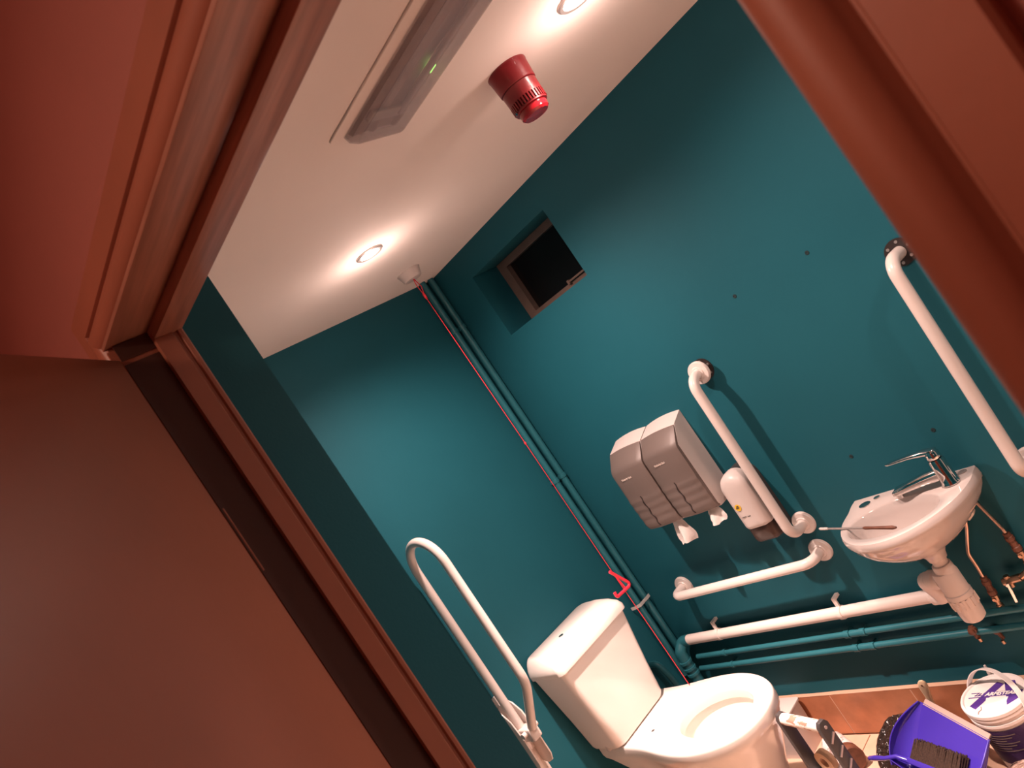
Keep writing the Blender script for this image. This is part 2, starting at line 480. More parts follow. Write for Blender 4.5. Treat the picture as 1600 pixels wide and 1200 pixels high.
# ------------------------------------------------------------------ ceiling things
for i, (x, y) in enumerate(DL):
    t = thing('downlight', ('lit recessed downlight in the ceiling nearest the red cord', 'lit recessed downlight in the ceiling beside the red alarm sounder', 'added unseen recessed downlight farthest right, past the door opening')[i],
              'light', (x, y, H), 'recessed ceiling downlights')
    b = B(); lathe(b, [(0.046, 0), (0.046, -0.003), (0.042, -0.006), (0.034, -0.005), (0.031, -0.001), (0.031, 0.0)], (x, y, H), (0, 0, 1), 36)
    finish('bezel', b, GREYM, t)
    b = B(); lathe(b, [(0.0295, -0.0002), (0.029, -0.0035), (0.02, -0.0052), (0.0, -0.0058)], (x, y, H), (0, 0, 1), 28)
    finish('lamp', b, GLOW, t)

t = thing('emergency_light', 'unlit recessed strip light with clear diffuser on the ceiling', 'light', (1.64, 1.02, H))
b = B(); prism(b, [(px+1.665, py+1.024) for px, py in rrect(0.335, 0.1, 0.008)], (0, 0, H-0.005), (1, 0, 0), (0, 1, 0), (0, 0, 1), 0.005)
finish('trim_plate', b, CEIL, t, bevel=(0.001, 1))
b = B()
prism(b, [(0.960, -0.005), (1.088, -0.005), (1.080, -0.012), (1.074, -0.012), (1.066, -0.007), (1.030, -0.007), (1.024, -0.013), (1.018, -0.013), (1.008, -0.008), (0.966, -0.012)], (1.352, 0, H), (0, 1, 0), (0, 0, 1), (1, 0, 0), 0.626); finish('gear_tray', b, TRAY, t, angle=20)
b = B(); box(b, (1.40, 0.972, H-0.020), (1.43, 1.07, H-0.012)); finish('lamp_holder', b, WPLAS, t, bevel=(0.003, 2))
b = B(); cyl(b, (1.41, 1.050, H-0.019), (1.96, 1.050, H-0.019), 0.0065, 14); finish('lamp_tube', b, TUBE, t)
b = B(); cyl(b, (1.515, 1.068, H-0.014), (1.535, 1.068, H-0.014), 0.004, 10); finish('indicator_lamp', b, LED, t)
b = B()
def lens_ring(z, ins, r): return [(1.665+px, 1.024+py, z) for px, py in rrect(0.325-ins, 0.0715-ins, r, 4)]
loft(b, [lens_ring(H-0.005, 0, 0.006), lens_ring(H-0.019, 0.002, 0.008), lens_ring(H-0.029, 0.010, 0.01), lens_ring(H-0.029, 0.0125, 0.009),
         lens_ring(H-0.0278, 0.0125, 0.009), lens_ring(H-0.018, 0.0045, 0.006), lens_ring(H-0.005, 0.0025, 0.004)], False, False)
r0 = lens_ring(H-0.029, 0.0125, 0.009)
b.faces.new([b.verts.new(p) for p in r0]); b.faces.new([b.verts.new((p[0], p[1], H-0.0278)) for p in r0])
finish('diffuser', b, LENSM, t, angle=25)

# red sounder beacon
c = Vector((1.437, 1.368, H))
t = thing('alarm_sounder', 'red round fire alarm sounder hanging from the ceiling', 'alarm', c)
b = B(); lathe(b, [(0.0485, 0), (0.0485, -0.004), (0.0475, -0.006), (0.0445, -0.046), (0.043, -0.0475), (0.0, -0.0475)], c, (0, 0, 1), 40); finish('base', b, RED, t)
b = B(); lathe(b, [(0.040, -0.0475), (0.0425, -0.049), (0.0425, -0.05), (0.0415, -0.078), (0.035, -0.0795), (0.033, -0.094), (0.0, -0.094)], c, (0, 0, 1), 40)
body = finish('body', b, RED, t)
b = B(); lathe(b, [(0.0335, -0.0795), (0.0348, -0.0798), (0.0345, -0.0935), (0.033, -0.094)], c, (0, 0, 1), 40, False, False); finish('grille_back', b, REDD, body)
for k in range(36):
    a = 2*PI*k/36
    d = Vector((math.cos(a), math.sin(a), 0)); s = Vector((-d.y, d.x, 0))
    b = B(); obox(b, c + d*0.0378 + Vector((0, 0, -0.0865)), d*0.0040, s*0.0018, Vector((0, 0, 0.0085)))
    finish('grille_fin', b, RED, body, smooth=False)
b = B(); lathe(b, [(0.036, -0.094), (0.0395, -0.0945), (0.0395, -0.099), (0.036, -0.100)], c, (0, 0, 1), 40); finish('collar', b, RED, t)
b = B(); lathe(b, [(0.0345, -0.100), (0.035, -0.103), (0.034, -0.113), (0.029, -0.118), (0.012, -0.1195), (0.0, -0.120)], c, (0, 0, 1), 36); finish('lens', b, REDL, t)
b = B(); cyl(b, c+Vector((-0.012, -0.039, -0.0965)), c+Vector((-0.0125, -0.042, -0.0985)), 0.003, 10); finish('screw', b, CHROME, t)

# emergency pull cord
c = Vector((0.272, 1.768, H))
t = thing('emergency_pull_cord', 'red emergency pull cord hanging from a white ceiling switch', 'pull cord', c)
b = B(); lathe(b, [(0.047, 0), (0.047, -0.003), (0.045, -0.006), (0.037, -0.030), (0.033, -0.034), (0.012, -0.036), (0.0, -0.036)], c, (0, 0, 1), 36); finish('ceiling_switch', b, WPLAS, t)
CX, CY = 0.285, 1.763
b = B(); tube(b, [(CX-0.006, CY, H-0.034), (CX-0.003, CY-0.006, 2.21), (CX, CY-0.004, 2.165)], 0.0016, 8); tube(b, [(CX-0.004, CY, H-0.034), (CX+0.004, CY+0.004, 2.20), (CX, CY-0.004, 2.165)], 0.0016, 8)
tube(b, [(CX, CY-0.004, 2.168), (CX, CY, 1.5), (CX, CY, 0.93)], 0.0013, 8); tube(b, [(CX, CY, 0.935), (CX, CY+0.003, 0.7), (CX, CY+0.004, 0.463)], 0.0013, 8)
cordo = finish('cord', b, CORD, t)
b = B(); lathe(b, [(0.002, 0.016), (0.005, 0.010), (0.0055, 0), (0.003, -0.010), (0.0018, -0.014)], (CX, CY-0.004, 2.160), (0, 0, 1), 12); finish('knot', b, CORD, t)
b = B(); lathe(b, [(0.002, 0.007), (0.0045, 0.0), (0.002, -0.007)], (CX, CY, 1.515), (0, 0, 1), 10); finish('bead', b, CORD, t)
b = B()     # open triangle grip
dy = Vector((0.0, 1.0, 0)).normalized(); o3 = Vector((CX, CY, 0.0))
tri = [o3+dy*(-0.010)+Vector((0, 0, 0.962)), o3+dy*0.044+Vector((0, 0, 0.872)), o3+dy*(-0.046)+Vector((0, 0, 0.878)), o3+dy*(-0.044)+Vector((0, 0, 0.897))]
tube(b, fillet(tri, [0.010, 0.006], 5), 0.0058, 10)
finish('triangle_grip', b, PINKR, t)
b = B(); tube(b, [o3+dy*0.0+Vector((0, 0, 0.948)), o3+dy*0.004+Vector((0, 0, 0.915)), o3+dy*0.01+Vector((0, 0, 0.876))], 0.0032, 8); finish('cord_stem', b, PINKR, t)

# ------------------------------------------------------------------ pipes in the corner and along the back wall
VP = [(0.030, 1.990), (0.030, 2.037)]
for i, (x, y) in enumerate(VP):
    t = thing('riser_pipe', ('teal painted riser pipe in the corner, next to the red cord', 'teal painted riser pipe deepest in the corner, behind the other')[i], 'pipe', (x, y, 0.3), 'teal corner risers')
    b = B(); cyl(b, (x, y, 0.36), (x, y, H-0.001), 0.0138, 18); finish('pipe', b, TEALG, t)
    for z in (2.035, 1.30):
        b = B(); lathe(b, [(0.0138, -0.009), (0.0165, -0.008), (0.0165, 0.008), (0.0138, 0.009)], (x, y, z), (0, 0, 1), 18); box(b, (0.0, y-0.007, z-0.007), (x-0.012, y+0.007, z+0.007))
        finish('pipe_clip', b, TEALG, t)
    if i == 0:
        b = B()
        strap = [Vector((0.006, 1.963)), Vector((0.030, 1.968)), Vector((0.0465, 1.982)), Vector((0.0475, 1.998)), Vector((0.0465, 2.026)), Vector((0.0475, 2.036)), Vector((0.044, 2.054))]
        loft(b, [[(p.x, p.y, 0.692), (p.x+0.002, p.y-0.001, 0.692), (p.x+0.002, p.y-0.001, 0.705), (p.x, p.y, 0.705)] for p in strap])
        lathe(b, [(0.0035, 0), (0.003, 0.003), (0.0, 0.0035)], (0.0485, 2.012, 0.6985), (1, 0, 0), 10)
        finish('metal_clip', b, CLIPM, t, label='bare shiny metal pipe clip')

t = thing('waste_pipe', 'thick white plastic waste pipe along the back wall under basin', 'pipe', (0.6, 2.019, 0.489))
b = B(); cyl(b, (0.118, 2.030, 0.484), (1.165, 2.030, 0.4875), 0.0202, 24); finish('pipe', b, WPIPE, t)
for x in (0.285, 0.832):
    b = B(); lathe(b, [(0.0202, -0.008), (0.0232, -0.0075), (0.0232, 0.0075), (0.0202, 0.008)], (x, 2.030, 0.486), (1, 0, 0), 24)
    box(b, (x-0.007, 2.028, 0.504), (x+0.007, 2.036, 0.540)); box(b, (x-0.007, 2.034, 0.530), (x+0.007, YB, 0.540))
    bk = finish('bracket', b, WPIPE, t, bevel=(0.001, 1))
    b = B(); cyl(b, (x, 2.0345, 0.535), (x, 2.032, 0.535), 0.0040, 10); finish('screw', b, RUST, bk)
b = B()
tube(b, fillet([(0.118, 2.030, 0.484), (0.080, 2.026, 0.482), (0.073, 1.994, 0.455), (0.073, 1.992, 0.30)], [0.02, 0.02], 6), 0.0225, 20)
for z in (0.415, 0.385, 0.36): lathe(b, [(0.0225, -0.006), (0.0262, -0.005), (0.0262, 0.005), (0.0225, 0.006)], (0.073, 1.992, z), (0, 0, 1), 20)
finish('elbow', b, TEALG, t, label='teal painted elbow at the corner')

for k, (z, xa) in enumerate(((0.404, 0.105), (0.350, 0.08))):
    t = thing('heating_pipe', ('upper thin teal painted pipe along the back wall', 'lower thin teal painted pipe along the back wall')[k], 'pipe', (0.8, 2.042, z), 'thin teal pipes low on the back wall')
    b = B(); cyl(b, (xa, 2.031, z), (XR, 2.031, z), 0.0105, 16); finish('pipe', b, TEALG, t)
    for x in (0.253, 0.800, 0.86):
        w = 0.006 if x < 0.5 else 0.011
        b = B(); lathe(b, [(0.0105, -w), (0.0135, -w+0.001), (0.0135, w-0.001), (0.0105, w)], (x, 2.031, z), (1, 0, 0), 16)
        box(b, (x-0.005, 2.039, z-0.005), (x+0.005, YB, z+0.005))
        if x > 0.5: lathe(b, [(0.0125, -0.002), (0.0150, -0.0015), (0.0150, 0.0015), (0.0125, 0.002)], (x+0.008, 2.031, z), (1, 0, 0), 6)
        finish('pipe_clip', b, TEALG, t)
    b = B(); tube(b, [(0.812, 2.031, z), (0.835, 2.031, z), (0.85, 2.031, z)], [0.0118, 0.0128, 0.0118], 14); finish('coupling', b, TEALG, t)
b = B(); tube(b, fillet([(0.0, 1.885, 0.49), (0.045, 1.885, 0.49), (0.062, 1.893, 0.42), (0.066, 1.90, 0.30)], [0.02, 0.03], 6), 0.0125, 14)
tag(finish('overflow_pipe', b, TEALG, loc=(0.03, 1.885, 0.4)), 'short bent teal pipe low behind the cistern', 'pipe')

# ------------------------------------------------------------------ grab rails
def grab_rail(label, p0, p1, off, group, slip=0.0, cover=True):
    """p0, p1: ends on the back wall (x, z)"""
    a = Vector((p0[0], YB, p0[1])); c = Vector((p1[0], YB, p1[1])); n = Vector((0, -1, 0))
    t = thing('grab_rail', label, 'grab rail', a, group)
    b = B(); tube(b, fillet([a+n*0.006, a+n*off, c+n*off, c+n*0.006], 0.055, 10), 0.0172, 20); finish('rail', b, WMETAL, t)
    for k, e in enumerate((a, c)):
        s = slip if k == 0 else 0.0
        if s:
            b = B(); lathe(b, [(0.038, 0), (0.038, 0.004), (0.017, 0.005)], e, n, 32); pl = finish('wall_plate', b, DARKP, t, label='bare black fixing plate')
            for q in range(6):
                an = 2*PI*q/6+0.3
                b = B(); cyl(b, e+n*0.0035+Vector((math.cos(an)*0.029, 0, math.sin(an)*0.029)), e+n*0.006+Vector((math.cos(an)*0.029, 0, math.sin(an)*0.029)), 0.0042, 10)
                finish('screw', b, GREYM, pl)
        if k == 0 and not cover: continue
        b = B(); lathe(b, [(0.040, s+0.0005), (0.040, s+0.007), (0.037, s+0.011), (0.024, s+0.0125), (0.0215, s+0.016), (0.0172, s+0.0165)], e, n, 36)
        finish('flange_cover', b, WMETAL, t)
    return t
grab_rail('white upright grab rail beside the grey paper dispensers', (0.897, 1.405), (0.886, 0.806), 0.092, 'white wall grab rails', 0.026)
grab_rail('white level grab rail below the grey paper dispensers', (0.240, 0.695), (0.880, 0.700), 0.080, 'white wall grab rails')
grab_rail('white upright grab rail right of the basin by the door frame', (1.616, 1.430), (1.596, 0.795), 0.092, 'white wall grab rails', 0.026, False)

# hinged support rail folded up against the left wall
t = thing('drop_down_rail', 'white hinged support rail folded upright beside the cistern', 'support rail', (0.0, 1.24, 0.55))
YH = 1.238
b = B(); box(b, (0.0, YH-0.040, 0.42), (0.008, YH+0.040, 0.86)); finish('wall_plate', b, WMETAL, t, bevel=(0.003, 2))
b = B(); prism(b, [(-0.026, -0.10), (0.026, -0.10), (0.026, 0.05), (0.012, 0.085), (-0.012, 0.085), (-0.026, 0.05)], (0.008, YH, 0.74), (0, 1, 0), (0, 0, 1), (1, 0, 0), 0.012)
for s in (-1, 1):
    prism(b, [(0.008, -0.165), (0.040, -0.172), (0.068, -0.162), (0.082, -0.135), (0.084, -0.04), (0.074, 0.035), (0.050, 0.070), (0.026, 0.082), (0.008, 0.082)], (0, YH+s*0.029-0.003, 0.745), (1, 0, 0), (0, 0, 1), (0, 1, 0), 0.006)
finish('bracket', b, WMETAL, t, bevel=(0.002, 2))
b = B()
arc = [(0.057, YH, 0.72), (0.057, YH, 1.36)]
cx, rz = 0.157, 0.10
for k in range(1, 20):
    a = PI - PI*k/20
    arc.append((cx + rz*math.cos(a), YH, 1.36 + rz*math.sin(a)))
arc += fillet([(0.257, YH, 1.36), (0.257, YH, 0.90), (0.125, YH, 0.735)], 0.11, 10)
tube(b, arc, 0.0158, 18); finish('rail_loop', b, WMETAL, t)
b = B(); cyl(b, (0.10, YH-0.036, 0.725), (0.10, YH+0.036, 0.725), 0.010, 14); finish('hinge_pin', b, WMETAL, t)
b = B(); obox(b, (0.092, YH, 0.715), (0.034, 0, 0.0), (0, 0.021, 0), (0, 0, 0.024)); finish('hinge_block', b, WMETAL, t, bevel=(0.006, 3))

# ------------------------------------------------------------------ toilet
PYC = 1.617
t = thing('toilet', 'white close-coupled toilet without a seat below the left wall', 'toilet', (0.36, PYC, 0.0))
WID = [(0.02, 0.150), (0.08, 0.153), (0.15, 0.156), (0.22, 0.160), (0.28, 0.168), (0.35, 0.183), (0.42, 0.194), (0.49, 0.196), (0.55, 0.186), (0.60, 0.168), (0.645, 0.142), (0.68, 0.108), (0.702, 0.068), (0.712, 0.030), (0.714, 0.0)]
def smoothpoly(pts, n):
    """closed polygon resampled to n points by arc length"""
    P = [Vector(p) for p in pts]; L = [0.0]
    for i in range(len(P)): L.append(L[-1] + (P[(i+1) % len(P)]-P[i]).length)
    out = []
    for k in range(n):
        s = L[-1]*k/n
        i = max(j for j in range(len(P)) if L[j] <= s+1e-9)
        f = (s-L[i])/max(L[i+1]-L[i], 1e-9)
        out.append(P[i].lerp(P[(i+1) % len(P)], f))
    return out
def catmull(tab, sub=6):
    out = []
    for i in range(len(tab)-1):
        p0 = tab[max(i-1, 0)]; p1 = tab[i]; p2 = tab[i+1]; p3 = tab[min(i+2, len(tab)-1)]
        for k in range(sub):
            s = k/sub
            out.append(tuple(0.5*((2*p1[d]) + (-p0[d]+p2[d])*s + (2*p0[d]-5*p1[d]+4*p2[d]-p3[d])*s*s + (-p0[d]+3*p1[d]-3*p2[d]+p3[d])*s**3) for d in range(2)))
    out.append(tab[-1])
    return out
wid = catmull(WID, 5)
outline = [(x, PYC-w) for x, w in wid] + [(x, PYC+w) for x, w in reversed(wid[:-1])]
N = 96
OUT = smoothpoly([(x, y, 0) for x, y in outline], N)
def pan_ring(z, sx, sy, x0=0.05, dx=0.0):
    return [(x0 + (p.x-x0)*sx + dx, PYC + (p.y-PYC)*sy, z) for p in OUT]
HX, HY, HC0 = 0.150, 0.118, 0.500
a0 = [math.atan2((p.y-PYC)/0.19, (p.x-0.42)/0.30) for p in OUT]
def hole_ring(z, s, dx=0.0, sy=None):
    k = sy or s
    out = []
    for a in a0:
        out.append((HC0 + dx + HX*s*math.cos(a), PYC + HY*k*math.sin(a), z))
    return out
ZR = 0.46
b = B()
def pr2(z, sx, sy, dx): return pan_ring(z, sx, sy, 0.62, dx)
loft(b, [pr2(0.0, 0.60, 0.56, -0.105), pr2(0.012, 0.605, 0.57, -0.105), pr2(0.08, 0.57, 0.54, -0.095), pr2(0.16, 0.56, 0.57, -0.082), pr2(0.23, 0.60, 0.68, -0.062), pr2(0.29, 0.68, 0.81, -0.042),
         pr2(0.34, 0.78, 0.90, -0.026), pr2(0.38, 0.875, 0.955, -0.013), pr2(0.405, 0.945, 0.98, -0.006), pr2(0.412, 0.985, 0.99, -0.002), pan_ring(0.425, 1.0, 1.0), pan_ring(0.448, 1.0, 1.0), pan_ring(0.457, 0.994, 0.99), pan_ring(ZR, 0.982, 0.966),
         hole_ring(ZR, 1.06), hole_ring(ZR-0.003, 1.01), hole_ring(ZR-0.012, 0.985), hole_ring(ZR-0.04, 0.985), hole_ring(ZR-0.045, 1.05), hole_ring(ZR-0.10, 0.98, -0.005),
         hole_ring(ZR-0.17, 0.80, -0.02), hole_ring(ZR-0.22, 0.58, -0.035), hole_ring(ZR-0.255, 0.36, -0.05), hole_ring(ZR-0.27, 0.10, -0.05)])
pan = finish('pan', b, CERAM, t, angle=50)
for s in (-1,):
    b = B(); lathe(b, [(0.0075, 0), (0.007, 0.0006), (0.004, 0.0008)], (0.262, PYC+s*0.078, ZR-0.0002), (0, 0, 1), 14); finish('seat_fixing_hole', b, DGREY, pan)
b = B(); cyl(b, (0.36, PYC, 0.190), (0.001, PYC, 0.178), 0.052, 24); lathe(b, [(0.052, -0.03), (0.060, -0.028), (0.060, 0.028), (0.052, 0.03)], (0.15, PYC, 0.183), (1, 0, 0), 24); finish('outlet', b, WPIPE, t)
# cistern body
def cist_ring(z, xb, xf, hy, r):
    hx = (xf-xb)/2
    return [((xf+xb)/2 + px, 1.596 + py, z) for px, py in rrect(hx, hy, r, 6)]
b = B()
loft(b, [cist_ring(0.462, 0.006, 0.166, 0.138, 0.03), cist_ring(0.466, 0.004, 0.174, 0.146, 0.034), cist_ring(0.478, 0.003, 0.179, 0.151, 0.033), cist_ring(0.60, 0.003, 0.184, 0.164, 0.028),
         cist_ring(0.72, 0.003, 0.190, 0.181, 0.024), cist_ring(0.800, 0.003, 0.195, 0.192, 0.022)])
cis = finish('cistern', b, CERAM2, t)
b = B(); cyl(b, (0.10, 1.456, 0.480), (0.10, 1.456, 0.458), 0.012, 12); finish('wing_nut', b, WPLAS, cis)
b = B(); box(b, (0.03, PYC-0.06, 0.455), (0.13, PYC+0.06, 0.466)); finish('coupling_gasket', b, DGREY, t, bevel=(0.003, 2))
b = B()
loft(b, [cist_ring(0.798, 0.002, 0.200, 0.198, 0.026), cist_ring(0.801, 0.001, 0.206, 0.203, 0.028), cist_ring(0.818, 0.001, 0.207, 0.203, 0.028), cist_ring(0.836, 0.001, 0.198, 0.197, 0.028),
         cist_ring(0.852, 0.001, 0.172, 0.188, 0.03), cist_ring(0.861, 0.002, 0.145, 0.180, 0.03), cist_ring(0.866, 0.003, 0.126, 0.174, 0.03), cist_ring(0.8675, 0.006, 0.112, 0.168, 0.03)])
lid = finish('cistern_lid', b, CERAM2, t, angle=60)
b = B(); lathe(b, [(0.010, 0), (0.010, 0.002), (0.008, 0.0034), (0.0, 0.0038)], (0.104, 1.548, 0.8675), (0, 0, 1), 20); finish('flush_button', b, CHROME, t)

# ------------------------------------------------------------------ paper dispensers
def dispenser(x0, x1, label):
    t = thing('paper_dispenser', label, 'dispenser', ((x0+x1)/2, YB, 0.985), 'grey paper dispensers')
    w = (x1-x0)/2; xc = (x0+x1)/2
    # white back shell
    b = B()
    side = [(0.0, 0.985), (0.094, 0.985), (0.104, 1.00), (0.106, 1.236), (0.071, 1.286), (0.064, 1.298), (0.0, 1.322)]
    cols = []
    for k in range(13):
        u = -1 + 2*k/12
        bow = 0.012*(1-u*u)
        edge = 0.985 if abs(u) == 1 else 1.0
        cols.append([(xc+u*w*0.995, YB-d*(1+bow*4)*edge if d > 0 else YB, z+(bow*0.6 if z > 1.2 else 0)) for d, z in side])
    loft(b, cols); finish('back_shell', b, WPLAS, t, angle=30)
    # cover with sloping top and ribbed lower part
    prof = [(0.066, 1.296), (0.072, 1.292), (0.112, 1.250), (0.119, 1.240), (0.1225, 1.228), (0.123, 1.15), (0.123, 1.125)]
    for k in range(1, 23):
        z = 1.125 - 0.125*k/22
        prof.append((0.123 + 0.0022*math.sin(PI*4*k/22)**2 * (1 if k < 22 else 0) - 0.006*(k/22)**2, z))
    prof += [(0.112, 0.992), (0.106, 0.989), (0.100, 0.989)]
    b = B(); cols = []
    nc = 17
    for k in range(nc):
        u = -1 + 2*k/(nc-1)
        bow = 0.010*(1-u*u)
        drop = 0.0 if 0 < k < nc-1 else 0.005
        uu = u*(0.985 if 0 < k < nc-1 else 0.985)
        ring = []
        for d, z in prof:
            dd = d + (bow if d > 0.07 else bow*0.8) - (drop if d > 0.075 else 0)
            ring.append((xc+uu*w, YB-dd, z + (0.006*(1-u*u) if z > 1.2 else 0)))
        ring += [(xc+uu*w, YB-0.098, 0.99), (xc+uu*w, YB-0.100, 1.236)]
        cols.append(ring)
    loft(b, cols); cov = finish('cover', b, GREYC, t, angle=32)
    # wavy viewing slot
    b = B(); xs_ = xc-0.004; row = []
    for k in range(15):
        z = 1.128 - 0.128*k/14
        d = 0.1338 + (0.0012 if k > 1 else 0) - 0.006*max(0, (1.125-z)/0.125)**2
        sh = 0.003*math.sin(k*1.35)
        hw = 0.0022*(0.25 if k == 0 else 1)
        row.append([(xs_+sh-hw, YB-d-0.0012, z), (xs_+sh+hw, YB-d-0.0012, z), (xs_+sh+hw, YB-d+0.004, z), (xs_+sh-hw, YB-d+0.004, z)])
    loft(b, row); finish('sight_slot', b, DARKP, cov)
    text('printed_logo', 'Kimberly-Clark', (xc-0.012, YB-0.1335, 1.205), (1, 0, 0), (0, 0.02, 1), 0.0105, LOGO, cov, 0.0004, 0.0002, width=0.052)
    return t, xc
def tissue(xc, y, zt, wdt, hgt, seed, label, cat_parent):
    b = B(); rows = []
    for j in range(9):
        v = j/8; row = []
        for i in range(13):
            u = i/12
            wv = wdt*(0.55+0.75*v if v < 0.7 else 1.075-0.5*(v-0.7)*1.5)
            p = Vector((xc + (u-0.5)*wv, y - 0.018*math.sin(PI*u)*(0.3+v) - 0.012*math.sin(u*9+seed)*v, zt - hgt*v*(1-0.25*abs(u-0.5)*2*math.cos(seed))))
            row.append(crumple(p, 0.004*(0.3+v), 60, seed))
        rows.append(row)
    loft(b, rows, closed=False)
    bmesh.ops.solidify(b, geom=b.faces[:], thickness=0.0006)
    return finish('tissue', b, TISSUE, cat_parent, angle=60)
d1, xc1 = dispenser(0.371, 0.541, 'left grey and white paper dispenser, nearer the corner pipes')
d2, xc2 = dispenser(0.546, 0.716, 'right grey and white paper dispenser, nearer the upright grab rail')
tissue(xc1+0.045, YB-0.095, 0.995, 0.074, 0.085, 2.3, '', d1)
tissue(xc2+0.045, YB-0.095, 0.995, 0.080, 0.062, 5.1, '', d2)

# ------------------------------------------------------------------ soap dispenser
SX, SZ0 = 0.797, 0.815
t = thing('soap_dispenser', 'white rounded soap dispenser with yellow sticker behind the upright rail', 'dispenser', (SX, YB, SZ0))
def cap_outline(hw, z0, z1, n=14, rb=0.012):
    pts = []
    for k in range(n+1):
        a = PI*k/n
        pts.append((hw*math.cos(a), z1-hw*0.95+hw*0.95*math.sin(a)))
    pts += [(-hw, z0+rb), (-hw+rb*0.3, z0+rb*0.3), (-hw+rb, z0), (hw-rb, z0), (hw-rb*0.3, z0+rb*0.3), (hw, z0+rb)]
    return pts
def cap_ring(hw, z0, z1, d): return [(SX+px, YB-d, pz) for px, pz in cap_outline(hw, z0, z1)]
b = B(); loft(b, [cap_ring(0.054, SZ0, 1.075, 0.0), cap_ring(0.054, SZ0, 1.075, 0.046), cap_ring(0.052, SZ0+0.001, 1.073, 0.048)]); finish('back_plate', b, DGREY, t)
b = B(); loft(b, [cap_ring(0.0545, SZ0+0.058, 1.076, 0.047), cap_ring(0.0545, SZ0+0.058, 1.076, 0.068), cap_ring(0.052, SZ0+0.058, 1.073, 0.086), cap_ring(0.044, SZ0+0.060, 1.064, 0.099), cap_ring(0.030, SZ0+0.064, 1.048, 0.106), cap_ring(0.012, SZ0+0.075, 1.02, 0.108)])
bod = finish('body', b, WPLAS, t, angle=70)
b = B(); loft(b, [cap_ring(0.0515, SZ0+0.002, SZ0+0.11, 0.047), cap_ring(0.0515, SZ0+0.002, SZ0+0.11, 0.07), cap_ring(0.046, SZ0+0.004, SZ0+0.10, 0.090), cap_ring(0.034, SZ0+0.012, SZ0+0.09, 0.099)])
finish('nozzle_cover', b, NOZ, t, angle=60, label='dark brown lower nozzle cover')
b = B(); lathe(b, [(0.0118, 0), (0.0118, 0.0012), (0.0, 0.0013)], (SX-0.018, YB-0.1085, 0.962), (0, -1, 0), 24); stk = finish('sticker', b, YELL, bod)
b = B(); tube(b, [(SX-0.024, YB-0.1102, 0.960), (SX-0.021, YB-0.1102, 0.964), (SX-0.017, YB-0.1102, 0.960), (SX-0.012, YB-0.1102, 0.963)], 0.0016, 8)
for dx in (-0.019, -0.0145): lathe(b, [(0.0022, -0.001), (0.0022, 0.001)], (SX+dx, YB-0.1098, 0.967), (0, -1, 0), 8)
finish('sticker_mark', b, INK, bod)
b = B()
for u0, u1, dz in ((-0.022, -0.0195, 0.0), (-0.017, -0.003, 0.0), (0.002, 0.013, -0.001)):
    tube(b, [(SX-0.006+u0, YB-0.1085, 0.925+dz), (SX-0.006+u1, YB-0.1085, 0.925+dz)], 0.0011, 6)
finish('printed_line', b, INK, bod)

# ------------------------------------------------------------------ basin
BZ = 0.820
t = thing('wash_basin', 'small white wall-hung wash basin on the back wall', 'basin', (1.27, YB, 0.66))
bo = [(1.085, YB), (1.088, 1.96), (1.096, 1.915), (1.116, 1.862), (1.150, 1.815), (1.195, 1.780), (1.245, 1.763), (1.295, 1.762), (1.345, 1.780), (1.392, 1.818), (1.430, 1.868), (1.455, 1.925), (1.466, 1.985), (1.468, YB)]
bo = catmull(bo, 5)
NB = 88
bp = smoothpoly([(x, y, 0) for x, y in bo] + [(1.42, YB, 0), (1.35, YB, 0), (1.28, YB, 0), (1.2, YB, 0), (1.13, YB, 0)], NB)
OCX, OCY = 1.285, 1.945
def bring(z, s, tx=OCX, ty=OCY, mix=0.0, lift=0.0, keep=True):
    """outline scaled about the outlet; points on the wall stay on the wall"""
    out = []
    for p in bp:
        x = OCX + (p.x-OCX)*s; y = OCY + (p.y-OCY)*s
        if keep and p.y > YB-0.001: y = YB
        zz = z
        if lift and p.y > 2.0: zz = z + lift*min(1, (p.y-2.0)/0.03)
        out.append((x, y, zz))
    return out
ba = [math.atan2(p.y-1.915, p.x-1.262) for p in bp]
def bowl(z, sx, sy, cx=1.266, cy=1.900): return [(cx+sx*math.cos(a), cy+sy*math.sin(a), z) for a in ba]
b = B()
loft(b, [[(1.29+0.026*math.cos(a), 1.935+0.026*math.sin(a), 0.652) for a in ba], [(1.29+0.030*math.cos(a), 1.935+0.030*math.sin(a), 0.668) for a in ba], [(1.288+0.045*math.cos(a), 1.935+0.042*math.sin(a), 0.686) for a in ba],
         bring(0.705, 0.55, keep=False), bring(0.728, 0.72, keep=False), bring(0.752, 0.86), bring(0.776, 0.945), bring(0.790, 0.975), bring(0.794, 0.995), bring(0.803, 1.005), bring(0.813, 1.0, lift=0.004), bring(BZ, 0.985, lift=0.005),
         bowl(BZ+0.0015, 0.139, 0.106), bowl(BZ-0.005, 0.133, 0.100), bowl(BZ-0.03, 0.127, 0.095), bowl(BZ-0.075, 0.110, 0.083, 1.268, 1.906), bowl(BZ-0.105, 0.065, 0.052, 1.275, 1.92), bowl(BZ-0.118, 0.024, 0.022, 1.285, 1.93)])
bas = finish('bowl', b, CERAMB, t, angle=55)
b = B(); lathe(b, [(0.0185, 0), (0.0185, 0.003), (0.014, 0.0042), (0.0, 0.0045)], (1.140, 2.018, BZ+0.0022), (0, 0, 1), 24); finish('tap_hole_cover', b, CHROME, t)
b = B(); lathe(b, [(0.010, 0), (0.010, 0.002), (0.007, 0.003), (0, 0.003)], (1.172, 2.042, BZ+0.0045), (0, 0, 1), 16); finish('chain_stay', b, CHROME, t)
b = B(); lathe(b, [(0.012, 0), (0.012, 0.002), (0.008, 0.003), (0, 0.003)], (1.432, 2.044, BZ+0.0045), (0, 0, 1), 16); finish('spare_hole_cover', b, GREYM, t)
